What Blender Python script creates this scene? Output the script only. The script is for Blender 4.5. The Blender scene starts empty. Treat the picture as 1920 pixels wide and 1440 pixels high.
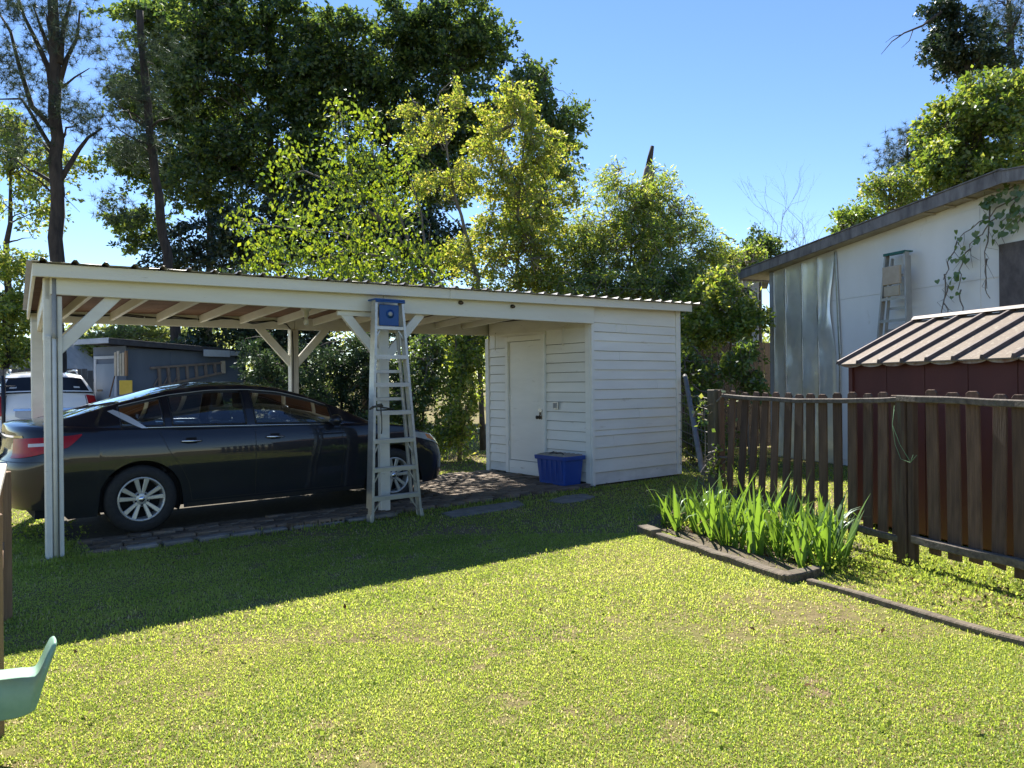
import bpy, bmesh, math, random
import numpy as np
from mathutils import Vector, Matrix
R = math.radians
rng = np.random.default_rng(7)
random.seed(7)
S = bpy.context.scene
COL = S.collection

# ---------------------------------------------------------------- camera, sky, sun, exposure
F, CX, CY, ROLL, EYE = 1400.0, 960.0, 720.0, 0.01, 1.45
cam_d = bpy.data.cameras.new('camera')
cam_d.sensor_width = 36.0
cam_d.lens = F / 1920 * 36
cam_d.clip_start = 0.05
cam_d.clip_end = 3000
cam = bpy.data.objects.new('camera', cam_d)
COL.objects.link(cam)
cam.location = (0, 0, EYE)
cam.rotation_euler = (math.pi / 2, ROLL, 0)
S.camera = cam

SUN_H = Vector((-0.285, 0.9585))           # horizontal direction towards the sun
SUN_EL = R(44.5)
W = bpy.data.worlds.new('World')
S.world = W
W.use_nodes = True
nt = W.node_tree
bg = nt.nodes['Background']
sky = nt.nodes.new('ShaderNodeTexSky')
sky.sky_type = 'NISHITA'
sky.sun_disc = False
sky.sun_elevation = SUN_EL
sky.sun_rotation = math.atan2(SUN_H.x, SUN_H.y)
sky.altitude = 200
sky.air_density = 1.0
sky.dust_density = 0.0
sky.ozone_density = 3.0
hsv = nt.nodes.new('ShaderNodeHueSaturation')
hsv.inputs['Saturation'].default_value = 1.12
hsv.inputs['Hue'].default_value = 0.508
nt.links.new(sky.outputs[0], hsv.inputs['Color'])
nt.links.new(hsv.outputs[0], bg.inputs[0])
bg.inputs[1].default_value = 0.074
sun_d = bpy.data.lights.new('sun', 'SUN')
sun_d.energy = 5.0
sun_d.angle = R(0.53)
sun_d.color = (1.0, 0.94, 0.85)
sun = bpy.data.objects.new('sun', sun_d)
COL.objects.link(sun)
sv = Vector((SUN_H.x * math.cos(SUN_EL), SUN_H.y * math.cos(SUN_EL), math.sin(SUN_EL)))
sun.rotation_euler = sv.to_track_quat('Z', 'Y').to_euler()
sun.location = (-6, 20, 22)
S.view_settings.view_transform = 'Standard'
S.view_settings.look = 'None'
S.view_settings.gamma = 1
S.view_settings.use_curve_mapping = False
S.view_settings.exposure = 1.48
S.render.engine = 'CYCLES'
S.cycles.max_bounces = 8
S.cycles.transparent_max_bounces = 12
S.cycles.use_denoising = True
S.cycles.sample_clamp_indirect = 6.0


# ---------------------------------------------------------------- pixel helpers (1920 x 1440 photograph)
def ray(px, py):
    dx, dy = px - CX, py - CY
    return ((dx - ROLL * dy) / F, (-ROLL * dx - dy) / F)


def P(px, py, Y):
    u, v = ray(px, py)
    return Vector((u * Y, Y, EYE + v * Y))


def G(px, py, z=0.0):
    u, v = ray(px, py)
    Y = (z - EYE) / v
    return Vector((u * Y, Y, z))


# ---------------------------------------------------------------- object helpers
def link(o, parent=None):
    COL.objects.link(o)
    if parent is not None:
        o.parent = parent
    return o


def tag(o, label=None, cat=None, group=None, kind=None):
    if label: o['label'] = label
    if cat: o['category'] = cat
    if group: o['group'] = group
    if kind: o['kind'] = kind
    return o


def thing(name, label, cat, loc=(0, 0, 0), rz=0.0, group=None):
    o = bpy.data.objects.new(name, None)
    o.empty_display_size = 0.1
    link(o)
    o.location = loc
    o.rotation_euler = (0, 0, rz)
    return tag(o, label, cat, group)


def mesh_obj(name, me, mat, parent=None):
    o = bpy.data.objects.new(name, me)
    if mat is not None and not me.materials:
        me.materials.append(mat)
    return link(o, parent)


def pyd(name, v, f, mat, parent=None, smooth=False):
    me = bpy.data.meshes.new(name)
    me.from_pydata([tuple(map(float, p)) for p in v], [], f)
    me.update()
    if smooth:
        me.polygons.foreach_set('use_smooth', [True] * len(me.polygons))
    return mesh_obj(name, me, mat, parent)


def fast(name, v, f, mat, parent=None, smooth=False, col=None):
    """v (N,3) array, f (M,K) array of equal-sized faces"""
    me = bpy.data.meshes.new(name)
    v = np.asarray(v, np.float32); f = np.asarray(f, np.int32)
    m, k = f.shape
    me.vertices.add(len(v)); me.vertices.foreach_set('co', v.ravel())
    me.loops.add(m * k); me.loops.foreach_set('vertex_index', f.ravel())
    me.polygons.add(m)
    me.polygons.foreach_set('loop_start', np.arange(0, m * k, k, dtype=np.int32))
    me.polygons.foreach_set('loop_total', np.full(m, k, np.int32))
    if smooth:
        me.polygons.foreach_set('use_smooth', np.ones(m, bool))
    me.update(calc_edges=True)
    if col is not None:
        a = me.attributes.new('tint', 'FLOAT', 'POINT')
        a.data.foreach_set('value', np.asarray(col, np.float32))
    return mesh_obj(name, me, mat, parent)


class MB:
    """collects shapes into one mesh"""
    def __init__(s):
        s.bm = bmesh.new()

    def box(s, lo, hi, M=None):
        x0, y0, z0 = lo; x1, y1, z1 = hi
        vs = [(x0, y0, z0), (x1, y0, z0), (x1, y1, z0), (x0, y1, z0), (x0, y0, z1), (x1, y0, z1), (x1, y1, z1), (x0, y1, z1)]
        vs = [s.bm.verts.new(M @ Vector(v) if M else v) for v in vs]
        for q in ((0, 3, 2, 1), (4, 5, 6, 7), (0, 1, 5, 4), (1, 2, 6, 5), (2, 3, 7, 6), (3, 0, 4, 7)):
            s.bm.faces.new([vs[i] for i in q])
        return s

    def hexa(s, pts):
        vs = [s.bm.verts.new(p) for p in pts]
        for q in ((0, 3, 2, 1), (4, 5, 6, 7), (0, 1, 5, 4), (1, 2, 6, 5), (2, 3, 7, 6), (3, 0, 4, 7)):
            s.bm.faces.new([vs[i] for i in q])
        return s

    def bar(s, a, b, w, h, side=(0, 0, 1), w2=None, h2=None):
        """rectangular bar from a to b; h along 'side' direction, w across"""
        a, b = Vector(a), Vector(b)
        d = (b - a).normalized()
        up = Vector(side)
        r = d.cross(up)
        if r.length < 1e-4: r = d.cross(Vector((1, 0, 0)))
        r.normalize(); up = r.cross(d).normalized()
        w2 = w if w2 is None else w2; h2 = h if h2 is None else h2
        pts = []
        for p, ww, hh in ((a, w, h), (b, w2, h2)):
            for sx, sy in ((-1, -1), (1, -1), (1, 1), (-1, 1)):
                pts.append(p + r * sx * ww / 2 + up * sy * hh / 2)
        return s.hexa(pts)

    def tube(s, pts, r, n=8, cap=True):
        pts = [Vector(p) for p in pts]
        rs = r if isinstance(r, (list, tuple)) else [r] * len(pts)
        rings = []
        ref = Vector((0.31, 0.17, 0.93))
        for i, p in enumerate(pts):
            d = (pts[min(i + 1, len(pts) - 1)] - pts[max(i - 1, 0)]).normalized()
            x = d.cross(ref)
            if x.length < 0.05: x = d.cross(Vector((1, 0, 0)))
            x.normalize(); y = d.cross(x)
            rings.append([s.bm.verts.new(p + (x * math.cos(2 * math.pi * k / n) + y * math.sin(2 * math.pi * k / n)) * rs[i]) for k in range(n)])
        for a, b in zip(rings, rings[1:]):
            for k in range(n):
                f = s.bm.faces.new((a[k], a[(k + 1) % n], b[(k + 1) % n], b[k])); f.smooth = True
        if cap:
            s.bm.faces.new(rings[0][::-1]); s.bm.faces.new(rings[-1])
        return s

    def lathe(s, prof, n=32, axis='z', M=None, closed=False):
        rings = []
        for r_, h in prof:
            ring = []
            for k in range(n):
                a = 2 * math.pi * k / n
                c = (r_ * math.cos(a), r_ * math.sin(a), h)
                if axis == 'y': c = (c[0], c[2], c[1])
                if axis == 'x': c = (c[2], c[0], c[1])
                ring.append(s.bm.verts.new(M @ Vector(c) if M else c))
            rings.append(ring)
        pr = list(zip(rings, rings[1:]))
        if closed: pr.append((rings[-1], rings[0]))
        for a, b in pr:
            for k in range(n):
                f = s.bm.faces.new((a[k], a[(k + 1) % n], b[(k + 1) % n], b[k])); f.smooth = True
        return s

    def quad(s, *p):
        s.bm.faces.new([s.bm.verts.new(q) for q in p]); return s

    def build(s, name, mat, parent=None, bevel=0.0, smooth=False, seg=1):
        if bevel:
            bmesh.ops.bevel(s.bm, geom=list(s.bm.edges), offset=bevel, segments=seg, affect='EDGES', profile=0.5)
        bmesh.ops.recalc_face_normals(s.bm, faces=list(s.bm.faces))
        if smooth:
            for f in s.bm.faces: f.smooth = True
        me = bpy.data.meshes.new(name)
        s.bm.to_mesh(me); s.bm.free()
        return mesh_obj(name, me, mat, parent)


# ---------------------------------------------------------------- materials
MATS = {}


def newmat(name):
    m = bpy.data.materials.new(name); m.use_nodes = True
    t = m.node_tree
    for n in list(t.nodes): t.nodes.remove(n)
    out = t.nodes.new('ShaderNodeOutputMaterial')
    MATS[name] = m
    return m, t, out


def N(t, kind, **kw):
    n = t.nodes.new(kind)
    for k, v in kw.items():
        if k in n.inputs.keys(): n.inputs[k].default_value = v
        else: setattr(n, k, v)
    return n


def ramp(t, fac, stops):
    r = t.nodes.new('ShaderNodeValToRGB')
    e = r.color_ramp.elements
    while len(e) < len(stops): e.new(0.5)
    for el, (p, c) in zip(e, stops):
        el.position = p; el.color = (*c, 1) if len(c) == 3 else c
    t.links.new(fac, r.inputs[0])
    return r


def coords(t, scale=(1, 1, 1), kind='Object'):
    tc = t.nodes.new('ShaderNodeTexCoord')
    mp = t.nodes.new('ShaderNodeMapping')
    mp.inputs['Scale'].default_value = scale
    t.links.new(tc.outputs[kind], mp.inputs[0])
    return mp.outputs[0]


def surf(name, c1, c2, rough=0.6, scale=6, stretch=(1, 1, 1), bump=0.0, bscale=None, metal=0.0, spots=None, spot_scale=3, spot_lo=0.62, detail=6, c3=None, rough2=None, coat=0.0, spec=0.5, isl=0.0):
    """noise-mottled principled surface; spots = colour of stains / worn patches"""
    m, t, out = newmat(name)
    b = N(t, 'ShaderNodeBsdfPrincipled', Roughness=rough, Metallic=metal)
    b.inputs['Specular IOR Level'].default_value = spec
    b.inputs['Coat Weight'].default_value = coat
    b.inputs['Coat Roughness'].default_value = 0.03
    co = coords(t, stretch)
    n1 = N(t, 'ShaderNodeTexNoise', Scale=scale, Detail=detail, Roughness=0.62)
    t.links.new(co, n1.inputs[0])
    st = [(0.3, c1), (0.7, c2)] if c3 is None else [(0.28, c1), (0.52, c2), (0.74, c3)]
    col = ramp(t, n1.outputs[0], st).outputs[0]
    if isl:
        g = t.nodes.new('ShaderNodeObjectInfo')
        hs = N(t, 'ShaderNodeHueSaturation')
        mr = N(t, 'ShaderNodeMapRange'); mr.inputs[3].default_value = 1 - isl; mr.inputs[4].default_value = 1 + isl
        t.links.new(g.outputs['Random'], mr.inputs[0]); t.links.new(mr.outputs[0], hs.inputs['Value'])
        t.links.new(col, hs.inputs['Color']); col = hs.outputs[0]
    if spots:
        n2 = N(t, 'ShaderNodeTexNoise', Scale=spot_scale, Detail=8, Roughness=0.7)
        t.links.new(co, n2.inputs[0])
        r2 = ramp(t, n2.outputs[0], [(spot_lo, (0, 0, 0)), (spot_lo + 0.09, (1, 1, 1))])
        mx = N(t, 'ShaderNodeMixRGB'); mx.inputs[2].default_value = (*spots, 1)
        t.links.new(r2.outputs[0], mx.inputs[0]); t.links.new(col, mx.inputs[1]); col = mx.outputs[0]
    t.links.new(col, b.inputs['Base Color'])
    if rough2 is not None:
        mr = N(t, 'ShaderNodeMapRange'); mr.inputs[3].default_value = rough; mr.inputs[4].default_value = rough2
        t.links.new(n1.outputs[0], mr.inputs[0]); t.links.new(mr.outputs[0], b.inputs['Roughness'])
    if bump:
        n3 = N(t, 'ShaderNodeTexNoise', Scale=bscale or scale * 3, Detail=5, Roughness=0.6)
        t.links.new(co, n3.inputs[0])
        bp = N(t, 'ShaderNodeBump', Strength=bump, Distance=0.01)
        t.links.new(n3.outputs[0], bp.inputs['Height']); t.links.new(bp.outputs[0], b.inputs['Normal'])
    t.links.new(b.outputs[0], out.inputs[0])
    return m


def leafmat(name, cols, trans=0.5, gloss=0.06, tcol=None, rough=0.45, attr=False, tl=1.6):
    m, t, out = newmat(name)
    if attr:
        g = N(t, 'ShaderNodeAttribute', attribute_name='tint'); fac = g.outputs['Fac']
    else:
        g = t.nodes.new('ShaderNodeNewGeometry'); fac = g.outputs['Random Per Island']
    n = len(cols)
    col = ramp(t, fac, [(i / (n - 1), c) for i, c in enumerate(cols)]).outputs[0]
    d = N(t, 'ShaderNodeBsdfDiffuse'); tr = N(t, 'ShaderNodeBsdfTranslucent')
    gl = N(t, 'ShaderNodeBsdfGlossy', Roughness=rough); gl.inputs[0].default_value = (0.9, 0.95, 1, 1)
    hs = N(t, 'ShaderNodeHueSaturation', Hue=0.478, Saturation=1.12, Value=tl)
    t.links.new(col, d.inputs[0]); t.links.new(col, hs.inputs['Color']); t.links.new(hs.outputs[0], tr.inputs[0])
    m1 = N(t, 'ShaderNodeMixShader'); m1.inputs[0].default_value = trans
    t.links.new(d.outputs[0], m1.inputs[1]); t.links.new(tr.outputs[0], m1.inputs[2])
    m2 = N(t, 'ShaderNodeMixShader'); m2.inputs[0].default_value = gloss
    t.links.new(m1.outputs[0], m2.inputs[1]); t.links.new(gl.outputs[0], m2.inputs[2])
    t.links.new(m2.outputs[0], out.inputs[0])
    return m


def glassmat(name, tint, mixv=0.55, rough=0.02):
    m, t, out = newmat(name)
    tr = N(t, 'ShaderNodeBsdfTransparent'); tr.inputs[0].default_value = (*tint, 1)
    gl = N(t, 'ShaderNodeBsdfGlossy', Roughness=rough); gl.inputs[0].default_value = (0.9, 0.93, 1, 1)
    fr = N(t, 'ShaderNodeFresnel', IOR=1.5)
    mr = N(t, 'ShaderNodeMapRange'); mr.inputs[3].default_value = mixv * 0.25; mr.inputs[4].default_value = 1.0
    t.links.new(fr.outputs[0], mr.inputs[0])
    mx = N(t, 'ShaderNodeMixShader')
    t.links.new(mr.outputs[0], mx.inputs[0]); t.links.new(tr.outputs[0], mx.inputs[1]); t.links.new(gl.outputs[0], mx.inputs[2])
    t.links.new(mx.outputs[0], out.inputs[0])
    return m


white_paint = surf('white_paint', (0.64, 0.62, 0.54), (0.75, 0.735, 0.65), 0.55, 2.5, (1, 1, 3), 0.25, 30, spots=(0.36, 0.31, 0.22), spot_scale=7, spot_lo=0.645)
cream_paint = surf('cream_paint', (0.66, 0.64, 0.54), (0.76, 0.745, 0.64), 0.5, 1.6, (0.5, 1, 4), 0.25, 24, spots=(0.42, 0.38, 0.26), spot_scale=7, spot_lo=0.64)
siding_paint = surf('siding_paint', (0.73, 0.72, 0.65), (0.83, 0.82, 0.75), 0.5, 1.4, (0.6, 0.6, 3), 0.15, 40, spots=(0.56, 0.53, 0.45), spot_scale=3.5, spot_lo=0.62, isl=0.03)
siding_base = surf('siding_base', (0.55, 0.55, 0.50), (0.74, 0.73, 0.68), 0.6, 2.5, (1, 1, 2), 0.2, 30, spots=(0.10, 0.075, 0.06), spot_scale=6, spot_lo=0.63)
sheathing = surf('sheathing', (0.11, 0.05, 0.03), (0.19, 0.10, 0.06), 0.8, 2, (0.4, 5, 1), 0.2, 12)
roof_metal = surf('roof_metal', (0.24, 0.23, 0.22), (0.42, 0.41, 0.39), 0.45, 3, (1, 1, 1), 0.1, metal=0.35, spots=(0.16, 0.10, 0.06), spot_scale=4, spot_lo=0.62)
grey_pipe = surf('grey_pipe', (0.22, 0.23, 0.23), (0.32, 0.33, 0.33), 0.5, 8)
black_wire = surf('black_wire', (0.012, 0.012, 0.012), (0.03, 0.03, 0.03), 0.5)
white_plastic = surf('white_plastic', (0.55, 0.54, 0.50), (0.65, 0.64, 0.6), 0.4)
bronze_metal = surf('bronze_metal', (0.06, 0.05, 0.04), (0.13, 0.10, 0.07), 0.35, 12, metal=0.8)
steel = surf('steel', (0.36, 0.36, 0.35), (0.5, 0.5, 0.48), 0.35, 12, metal=0.9)
aluminium = surf('aluminium', (0.46, 0.46, 0.43), (0.60, 0.59, 0.55), 0.42, 5, (1, 1, 3), 0.1, metal=0.75, spots=(0.30, 0.27, 0.19), spot_scale=7, spot_lo=0.62)
alu_dull = surf('alu_dull', (0.34, 0.34, 0.32), (0.46, 0.45, 0.42), 0.5, 6, metal=0.6)
blue_plastic = surf('blue_plastic', (0.006, 0.055, 0.20), (0.009, 0.075, 0.26), 0.45, 5, spots=(0.02, 0.10, 0.27), spot_lo=0.6)
tote_blue = surf('tote_blue', (0.012, 0.055, 0.27), (0.02, 0.075, 0.34), 0.4, 3, rough2=0.5)
lid_grey = surf('lid_grey', (0.24, 0.22, 0.18), (0.36, 0.33, 0.27), 0.6, 6, spots=(0.08, 0.08, 0.10), spot_lo=0.58)
green_plastic = surf('green_plastic', (0.18, 0.34, 0.235), (0.25, 0.43, 0.31), 0.5, 9, bump=0.15, spots=(0.34, 0.45, 0.37), spot_scale=12, spot_lo=0.57)
brick_mat = surf('brick', (0.105, 0.076, 0.050), (0.20, 0.145, 0.094), 0.85, 9, bump=0.5, spots=(0.16, 0.14, 0.11), spot_scale=6, spot_lo=0.52, isl=0.45)
stone_mat = surf('stone', (0.10, 0.095, 0.08), (0.21, 0.195, 0.17), 0.85, 8, bump=0.5, spots=(0.09, 0.10, 0.06), spot_lo=0.58, isl=0.25)
joint_soil = surf('joint_soil', (0.045, 0.035, 0.022), (0.09, 0.075, 0.045), 0.95, 20, bump=0.5)
fence_wood = surf('fence_wood', (0.054, 0.030, 0.018), (0.145, 0.085, 0.053), 0.85, 8, (4, 4, 0.35), 0.5, 18, spots=(0.075, 0.07, 0.042), spot_scale=4, spot_lo=0.6, isl=0.3)
rail_wood = surf('rail_wood', (0.055, 0.043, 0.033), (0.16, 0.132, 0.105), 0.85, 8, (3, 0.5, 3), 0.6, 18, spots=(0.10, 0.11, 0.07), spot_lo=0.6)
timber_wood = surf('timber_wood', (0.05, 0.038, 0.026), (0.18, 0.145, 0.10), 0.9, 6, (5, 0.6, 3), 0.7, 14, spots=(0.08, 0.09, 0.045), spot_lo=0.58, isl=0.2)
deck_wood = surf('deck_wood', (0.20, 0.11, 0.055), (0.33, 0.20, 0.11), 0.75, 6, (5, 5, 0.4), 0.3, 14)
deck_pale = surf('deck_pale', (0.36, 0.32, 0.26), (0.56, 0.52, 0.45), 0.8, 6, (5, 1, 5), 0.4, 18)
back_fence_wood = surf('back_fence_wood', (0.035, 0.026, 0.02), (0.085, 0.065, 0.05), 0.9, 6, (4, 4, 0.4), 0.4, isl=0.25)
bark_dark = surf('bark_dark', (0.030, 0.024, 0.020), (0.085, 0.070, 0.058), 0.95, 9, (2, 2, 0.5), 1.0, 10)
bark_pine = surf('bark_pine', (0.020, 0.016, 0.014), (0.066, 0.052, 0.043), 0.95, 6, (2, 2, 0.45), 1.0, 7)
bark_grey = surf('bark_grey', (0.10, 0.085, 0.07), (0.22, 0.19, 0.16), 0.9, 9, (2, 2, 0.5), 0.7, 10)
barn_white = surf('barn_white', (0.70, 0.71, 0.68), (0.81, 0.82, 0.80), 0.6, 0.9, (1, 1, 0.5), 0.1, 20, spots=(0.56, 0.54, 0.46), spot_scale=1.4, spot_lo=0.62)
barn_fascia = surf('barn_fascia', (0.075, 0.068, 0.068), (0.24, 0.23, 0.225), 0.7, 5, (1.5, 6, 0.5), 0.2, spots=(0.36, 0.36, 0.34), spot_scale=4, spot_lo=0.62)
soffit_wood = surf('soffit_wood', (0.30, 0.26, 0.19), (0.44, 0.40, 0.31), 0.8, 6)
plywood_dark = surf('plywood_dark', (0.05, 0.043, 0.042), (0.15, 0.13, 0.125), 0.85, 6, (1, 1, 0.6), 0.3, 20)
red_wall = surf('red_wall', (0.080, 0.017, 0.012), (0.115, 0.026, 0.018), 0.55, 2, (1, 1, 0.25), 0.15, 9, spots=(0.075, 0.035, 0.022), spot_scale=3, spot_lo=0.66)
tan_roof = surf('tan_roof', (0.125, 0.095, 0.068), (0.185, 0.145, 0.105), 0.8, 40, bump=0.2, spots=(0.25, 0.22, 0.165), spot_scale=22, spot_lo=0.55)
brown_rib = surf('brown_rib', (0.055, 0.036, 0.03), (0.12, 0.085, 0.068), 0.6, 12, spots=(0.2, 0.16, 0.13), spot_lo=0.62)
rust_edge = surf('rust_edge', (0.20, 0.075, 0.035), (0.55, 0.52, 0.45), 0.7, 7, (1, 1, 0.6))
blue_wall = surf('blue_wall', (0.085, 0.11, 0.155), (0.11, 0.138, 0.19), 0.75, 2, (1, 1, 0.4), 0.1)
blue_door = surf('blue_door', (0.15, 0.195, 0.25), (0.20, 0.245, 0.30), 0.6, 3, (1, 1, 0.4))
dark_roof = surf('dark_roof', (0.025, 0.025, 0.03), (0.06, 0.06, 0.07), 0.8, 8)
trim_grey = surf('trim_grey', (0.30, 0.33, 0.38), (0.42, 0.45, 0.5), 0.6, 4)
ladder_wood = surf('ladder_wood', (0.13, 0.10, 0.085), (0.22, 0.175, 0.15), 0.7, 8)
yellow_plastic = surf('yellow_plastic', (0.55, 0.36, 0.03), (0.65, 0.45, 0.05), 0.5)
cardboard = surf('cardboard', (0.36, 0.30, 0.22), (0.48, 0.42, 0.33), 0.8)
house_grey = surf('house_grey', (0.30, 0.31, 0.32), (0.38, 0.39, 0.40), 0.7)
# metals of the white outbuilding: bright galvanised sheet with dents
m, t, out = newmat('galvanised')
b = N(t, 'ShaderNodeBsdfPrincipled', Roughness=0.3, Metallic=0.55)
co = coords(t)
n1 = N(t, 'ShaderNodeTexNoise', Scale=5, Detail=7)
t.links.new(co, n1.inputs[0])
t.links.new(ramp(t, n1.outputs[0], [(0.3, (0.72, 0.74, 0.73)), (0.7, (0.86, 0.87, 0.86))]).outputs[0], b.inputs['Base Color'])
n2 = N(t, 'ShaderNodeTexNoise', Scale=1.6, Detail=2)
t.links.new(co, n2.inputs[0])
bp = N(t, 'ShaderNodeBump', Strength=0.5, Distance=0.06)
t.links.new(n2.outputs[0], bp.inputs['Height']); t.links.new(bp.outputs[0], b.inputs['Normal'])
t.links.new(b.outputs[0], out.inputs[0])
galvanised = m
# car materials
car_black = surf('car_black', (0.011, 0.012, 0.017), (0.014, 0.015, 0.021), 0.35, 3, coat=0.9, spec=0.2)
car_white = surf('car_white', (0.74, 0.74, 0.72), (0.78, 0.78, 0.76), 0.3, 3, coat=1.0)
chrome = surf('chrome', (0.62, 0.63, 0.65), (0.7, 0.71, 0.73), 0.1, metal=1.0)
satin = surf('satin_chrome', (.55, .56, .58), (.62, .63, .65), .4, metal=.3)
silver_wheel = surf('silver_wheel', (0.42, 0.42, 0.40), (0.52, 0.52, 0.50), 0.35, 6, metal=0.55)
rubber = surf('rubber', (0.014, 0.014, 0.014), (0.028, 0.027, 0.025), 0.8, 30, bump=0.2)
black_trim = surf('black_trim', (0.008, 0.008, 0.009), (0.014, 0.014, 0.015), 0.4)
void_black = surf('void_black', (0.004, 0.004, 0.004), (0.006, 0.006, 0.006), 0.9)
tail_red = surf('tail_red', (0.30, 0.004, 0.008), (0.42, 0.006, 0.010), 0.3, 20, coat=0.25, spec=0.25)
tail_pale = surf('tail_pale', (0.5, 0.45, 0.45), (0.62, 0.58, 0.58), 0.1, coat=1.0)  # pale lens colour, also used for the painted lamp highlight
amber = surf('amber', (0.65, 0.16, 0.02), (0.75, 0.22, 0.03), 0.2, coat=1.0)
lamp_lens = surf('lamp_lens', (0.30, 0.31, 0.30), (0.42, 0.43, 0.42), 0.12, coat=1.0)
seat_cloth = surf('seat_cloth', (0.03, 0.03, 0.033), (0.05, 0.05, 0.053), 0.9)
car_glass = glassmat('car_glass', (0.46, 0.52, 0.56), .16)
suv_glass = surf('suv_glass', (0.012, 0.014, 0.018), (0.02, 0.022, 0.027), 0.28, 2, spec=0.25)
# foliage
leaf_oak = leafmat('leaf_oak', [(0.018, 0.042, 0.014), (0.036, 0.074, 0.020), (0.070, 0.120, 0.028), (0.14, 0.19, 0.04)], 0.52, 0.04, tl=1.9)
leaf_oak_light = leafmat('leaf_oak_light', [(0.045, 0.09, 0.022), (0.075, 0.135, 0.03), (0.11, 0.17, 0.04)], 0.48, 0.06)
leaf_dark = leafmat('leaf_dark', [(0.012, 0.028, 0.012), (0.022, 0.045, 0.016), (0.04, 0.066, 0.022)], 0.30, 0.06)
leaf_cedar = leafmat('leaf_cedar', [(0.018, 0.040, 0.018), (0.032, 0.062, 0.024), (0.055, 0.09, 0.03)], 0.3, 0.03)
leaf_maple = leafmat('leaf_maple', [(0.06, 0.115, 0.018), (0.12, 0.19, 0.026), (0.20, 0.26, 0.038)], 0.55, 0.05, tl=1.6)
leaf_yellow = leafmat('leaf_yellow', [(0.10, 0.17, 0.03), (0.19, 0.265, 0.045), (0.28, 0.335, 0.065), (0.38, 0.36, 0.095)], 0.6, 0.05)
leaf_lime = leafmat('leaf_lime', [(0.05, 0.10, 0.02), (0.095, 0.165, 0.03), (0.17, 0.24, 0.046), (0.26, 0.285, 0.065)], 0.56, 0.05)
leaf_bright = leafmat('leaf_bright', [(0.06, 0.12, 0.025), (0.12, 0.20, 0.036), (0.21, 0.28, 0.055)], 0.54, 0.06)
leaf_plume = leafmat('leaf_plume', [(0.07, 0.13, 0.025), (0.13, 0.21, 0.036), (0.22, 0.29, 0.056), (0.32, 0.33, 0.085)], 0.6, 0.05, tl=1.8)
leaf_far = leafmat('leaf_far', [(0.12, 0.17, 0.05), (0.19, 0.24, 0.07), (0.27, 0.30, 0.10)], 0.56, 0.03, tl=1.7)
leaf_pine = leafmat('leaf_pine', [(0.016, 0.030, 0.016), (0.03, 0.05, 0.024), (0.055, 0.078, 0.036)], 0.3, 0.05)
leaf_iris = leafmat('leaf_iris', [(0.065, 0.15, 0.035), (0.115, 0.22, 0.04), (0.18, 0.29, 0.055)], 0.48, 0.04, tl=1.6)
leaf_iris_pale = leafmat('leaf_iris_pale', [(0.10, 0.17, 0.09), (0.14, 0.21, 0.12)], 0.35, 0.05, tl=1.3)
grass_mat = leafmat('grass_blade', [(0.080, 0.152, 0.028), (0.158, 0.238, 0.044), (0.240, 0.322, 0.070), (0.330, 0.382, 0.108), (0.44, 0.38, 0.235)], 0.52, 0.012, attr=True, tl=2.05)

# ---------------------------------------------------------------- setting: ground
m, t, out = newmat('ground')
b = N(t, 'ShaderNodeBsdfPrincipled', Roughness=0.95)
b.inputs['Specular IOR Level'].default_value = 0.1
co = coords(t)
n1 = N(t, 'ShaderNodeTexNoise', Scale=0.9, Detail=9, Roughness=0.7)
n2 = N(t, 'ShaderNodeTexNoise', Scale=14, Detail=6, Roughness=0.7)
t.links.new(co, n1.inputs[0]); t.links.new(co, n2.inputs[0])
r1 = ramp(t, n1.outputs[0], [(0.36, (0.17, 0.175, 0.05)), (0.5, (0.185, 0.16, 0.066)), (0.66, (0.20, 0.145, 0.09))])
r2 = ramp(t, n2.outputs[0], [(0.3, (0.5, 0.5, 0.5)), (0.7, (1.15, 1.15, 1.1))])
mx = N(t, 'ShaderNodeMixRGB', blend_type='MULTIPLY'); mx.inputs[0].default_value = 1
t.links.new(r1.outputs[0], mx.inputs[1]); t.links.new(r2.outputs[0], mx.inputs[2])
t.links.new(mx.outputs[0], b.inputs['Base Color'])
bp = N(t, 'ShaderNodeBump', Strength=0.6, Distance=0.02)
t.links.new(n2.outputs[0], bp.inputs['Height']); t.links.new(bp.outputs[0], b.inputs['Normal'])
t.links.new(b.outputs[0], out.inputs[0])
ground_mat = m
g = fast('ground', np.array([(-1500, -1500, 0), (1500, -1500, 0), (1500, 1500, 0), (-1500, 1500, 0)]), np.array([[0, 1, 2, 3]]), ground_mat)
tag(g, kind='structure')
drive_mat = surf('driveway', (0.34, 0.33, 0.31), (0.46, 0.45, 0.42), 0.9, 6, bump=0.3, spots=(0.25, 0.24, 0.22))
dp = [(-14, 9.6), (-5.5, 9.2), (-6.2, 13.8), (-7, 22), (-15, 22)]
d = pyd('driveway', [(x, y, 0.006) for x, y in dp], [(0, 1, 2, 3, 4)], drive_mat)
tag(d, kind='structure')

# carport frame: s along the front, t towards the back
A = Vector((-3.97, 6.42, 0)); ANG = math.atan2(0.624, 0.781)
AX = Vector((math.cos(ANG), math.sin(ANG), 0)); NX = Vector((-math.sin(ANG), math.cos(ANG), 0))


def ST(s, t_, z=0.0):
    return A + AX * s + NX * t_ + Vector((0, 0, z))


def st_of(x, y):
    dx, dy = x - A.x, y - A.y
    return dx * AX.x + dy * AX.y, dx * NX.x + dy * NX.y


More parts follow.
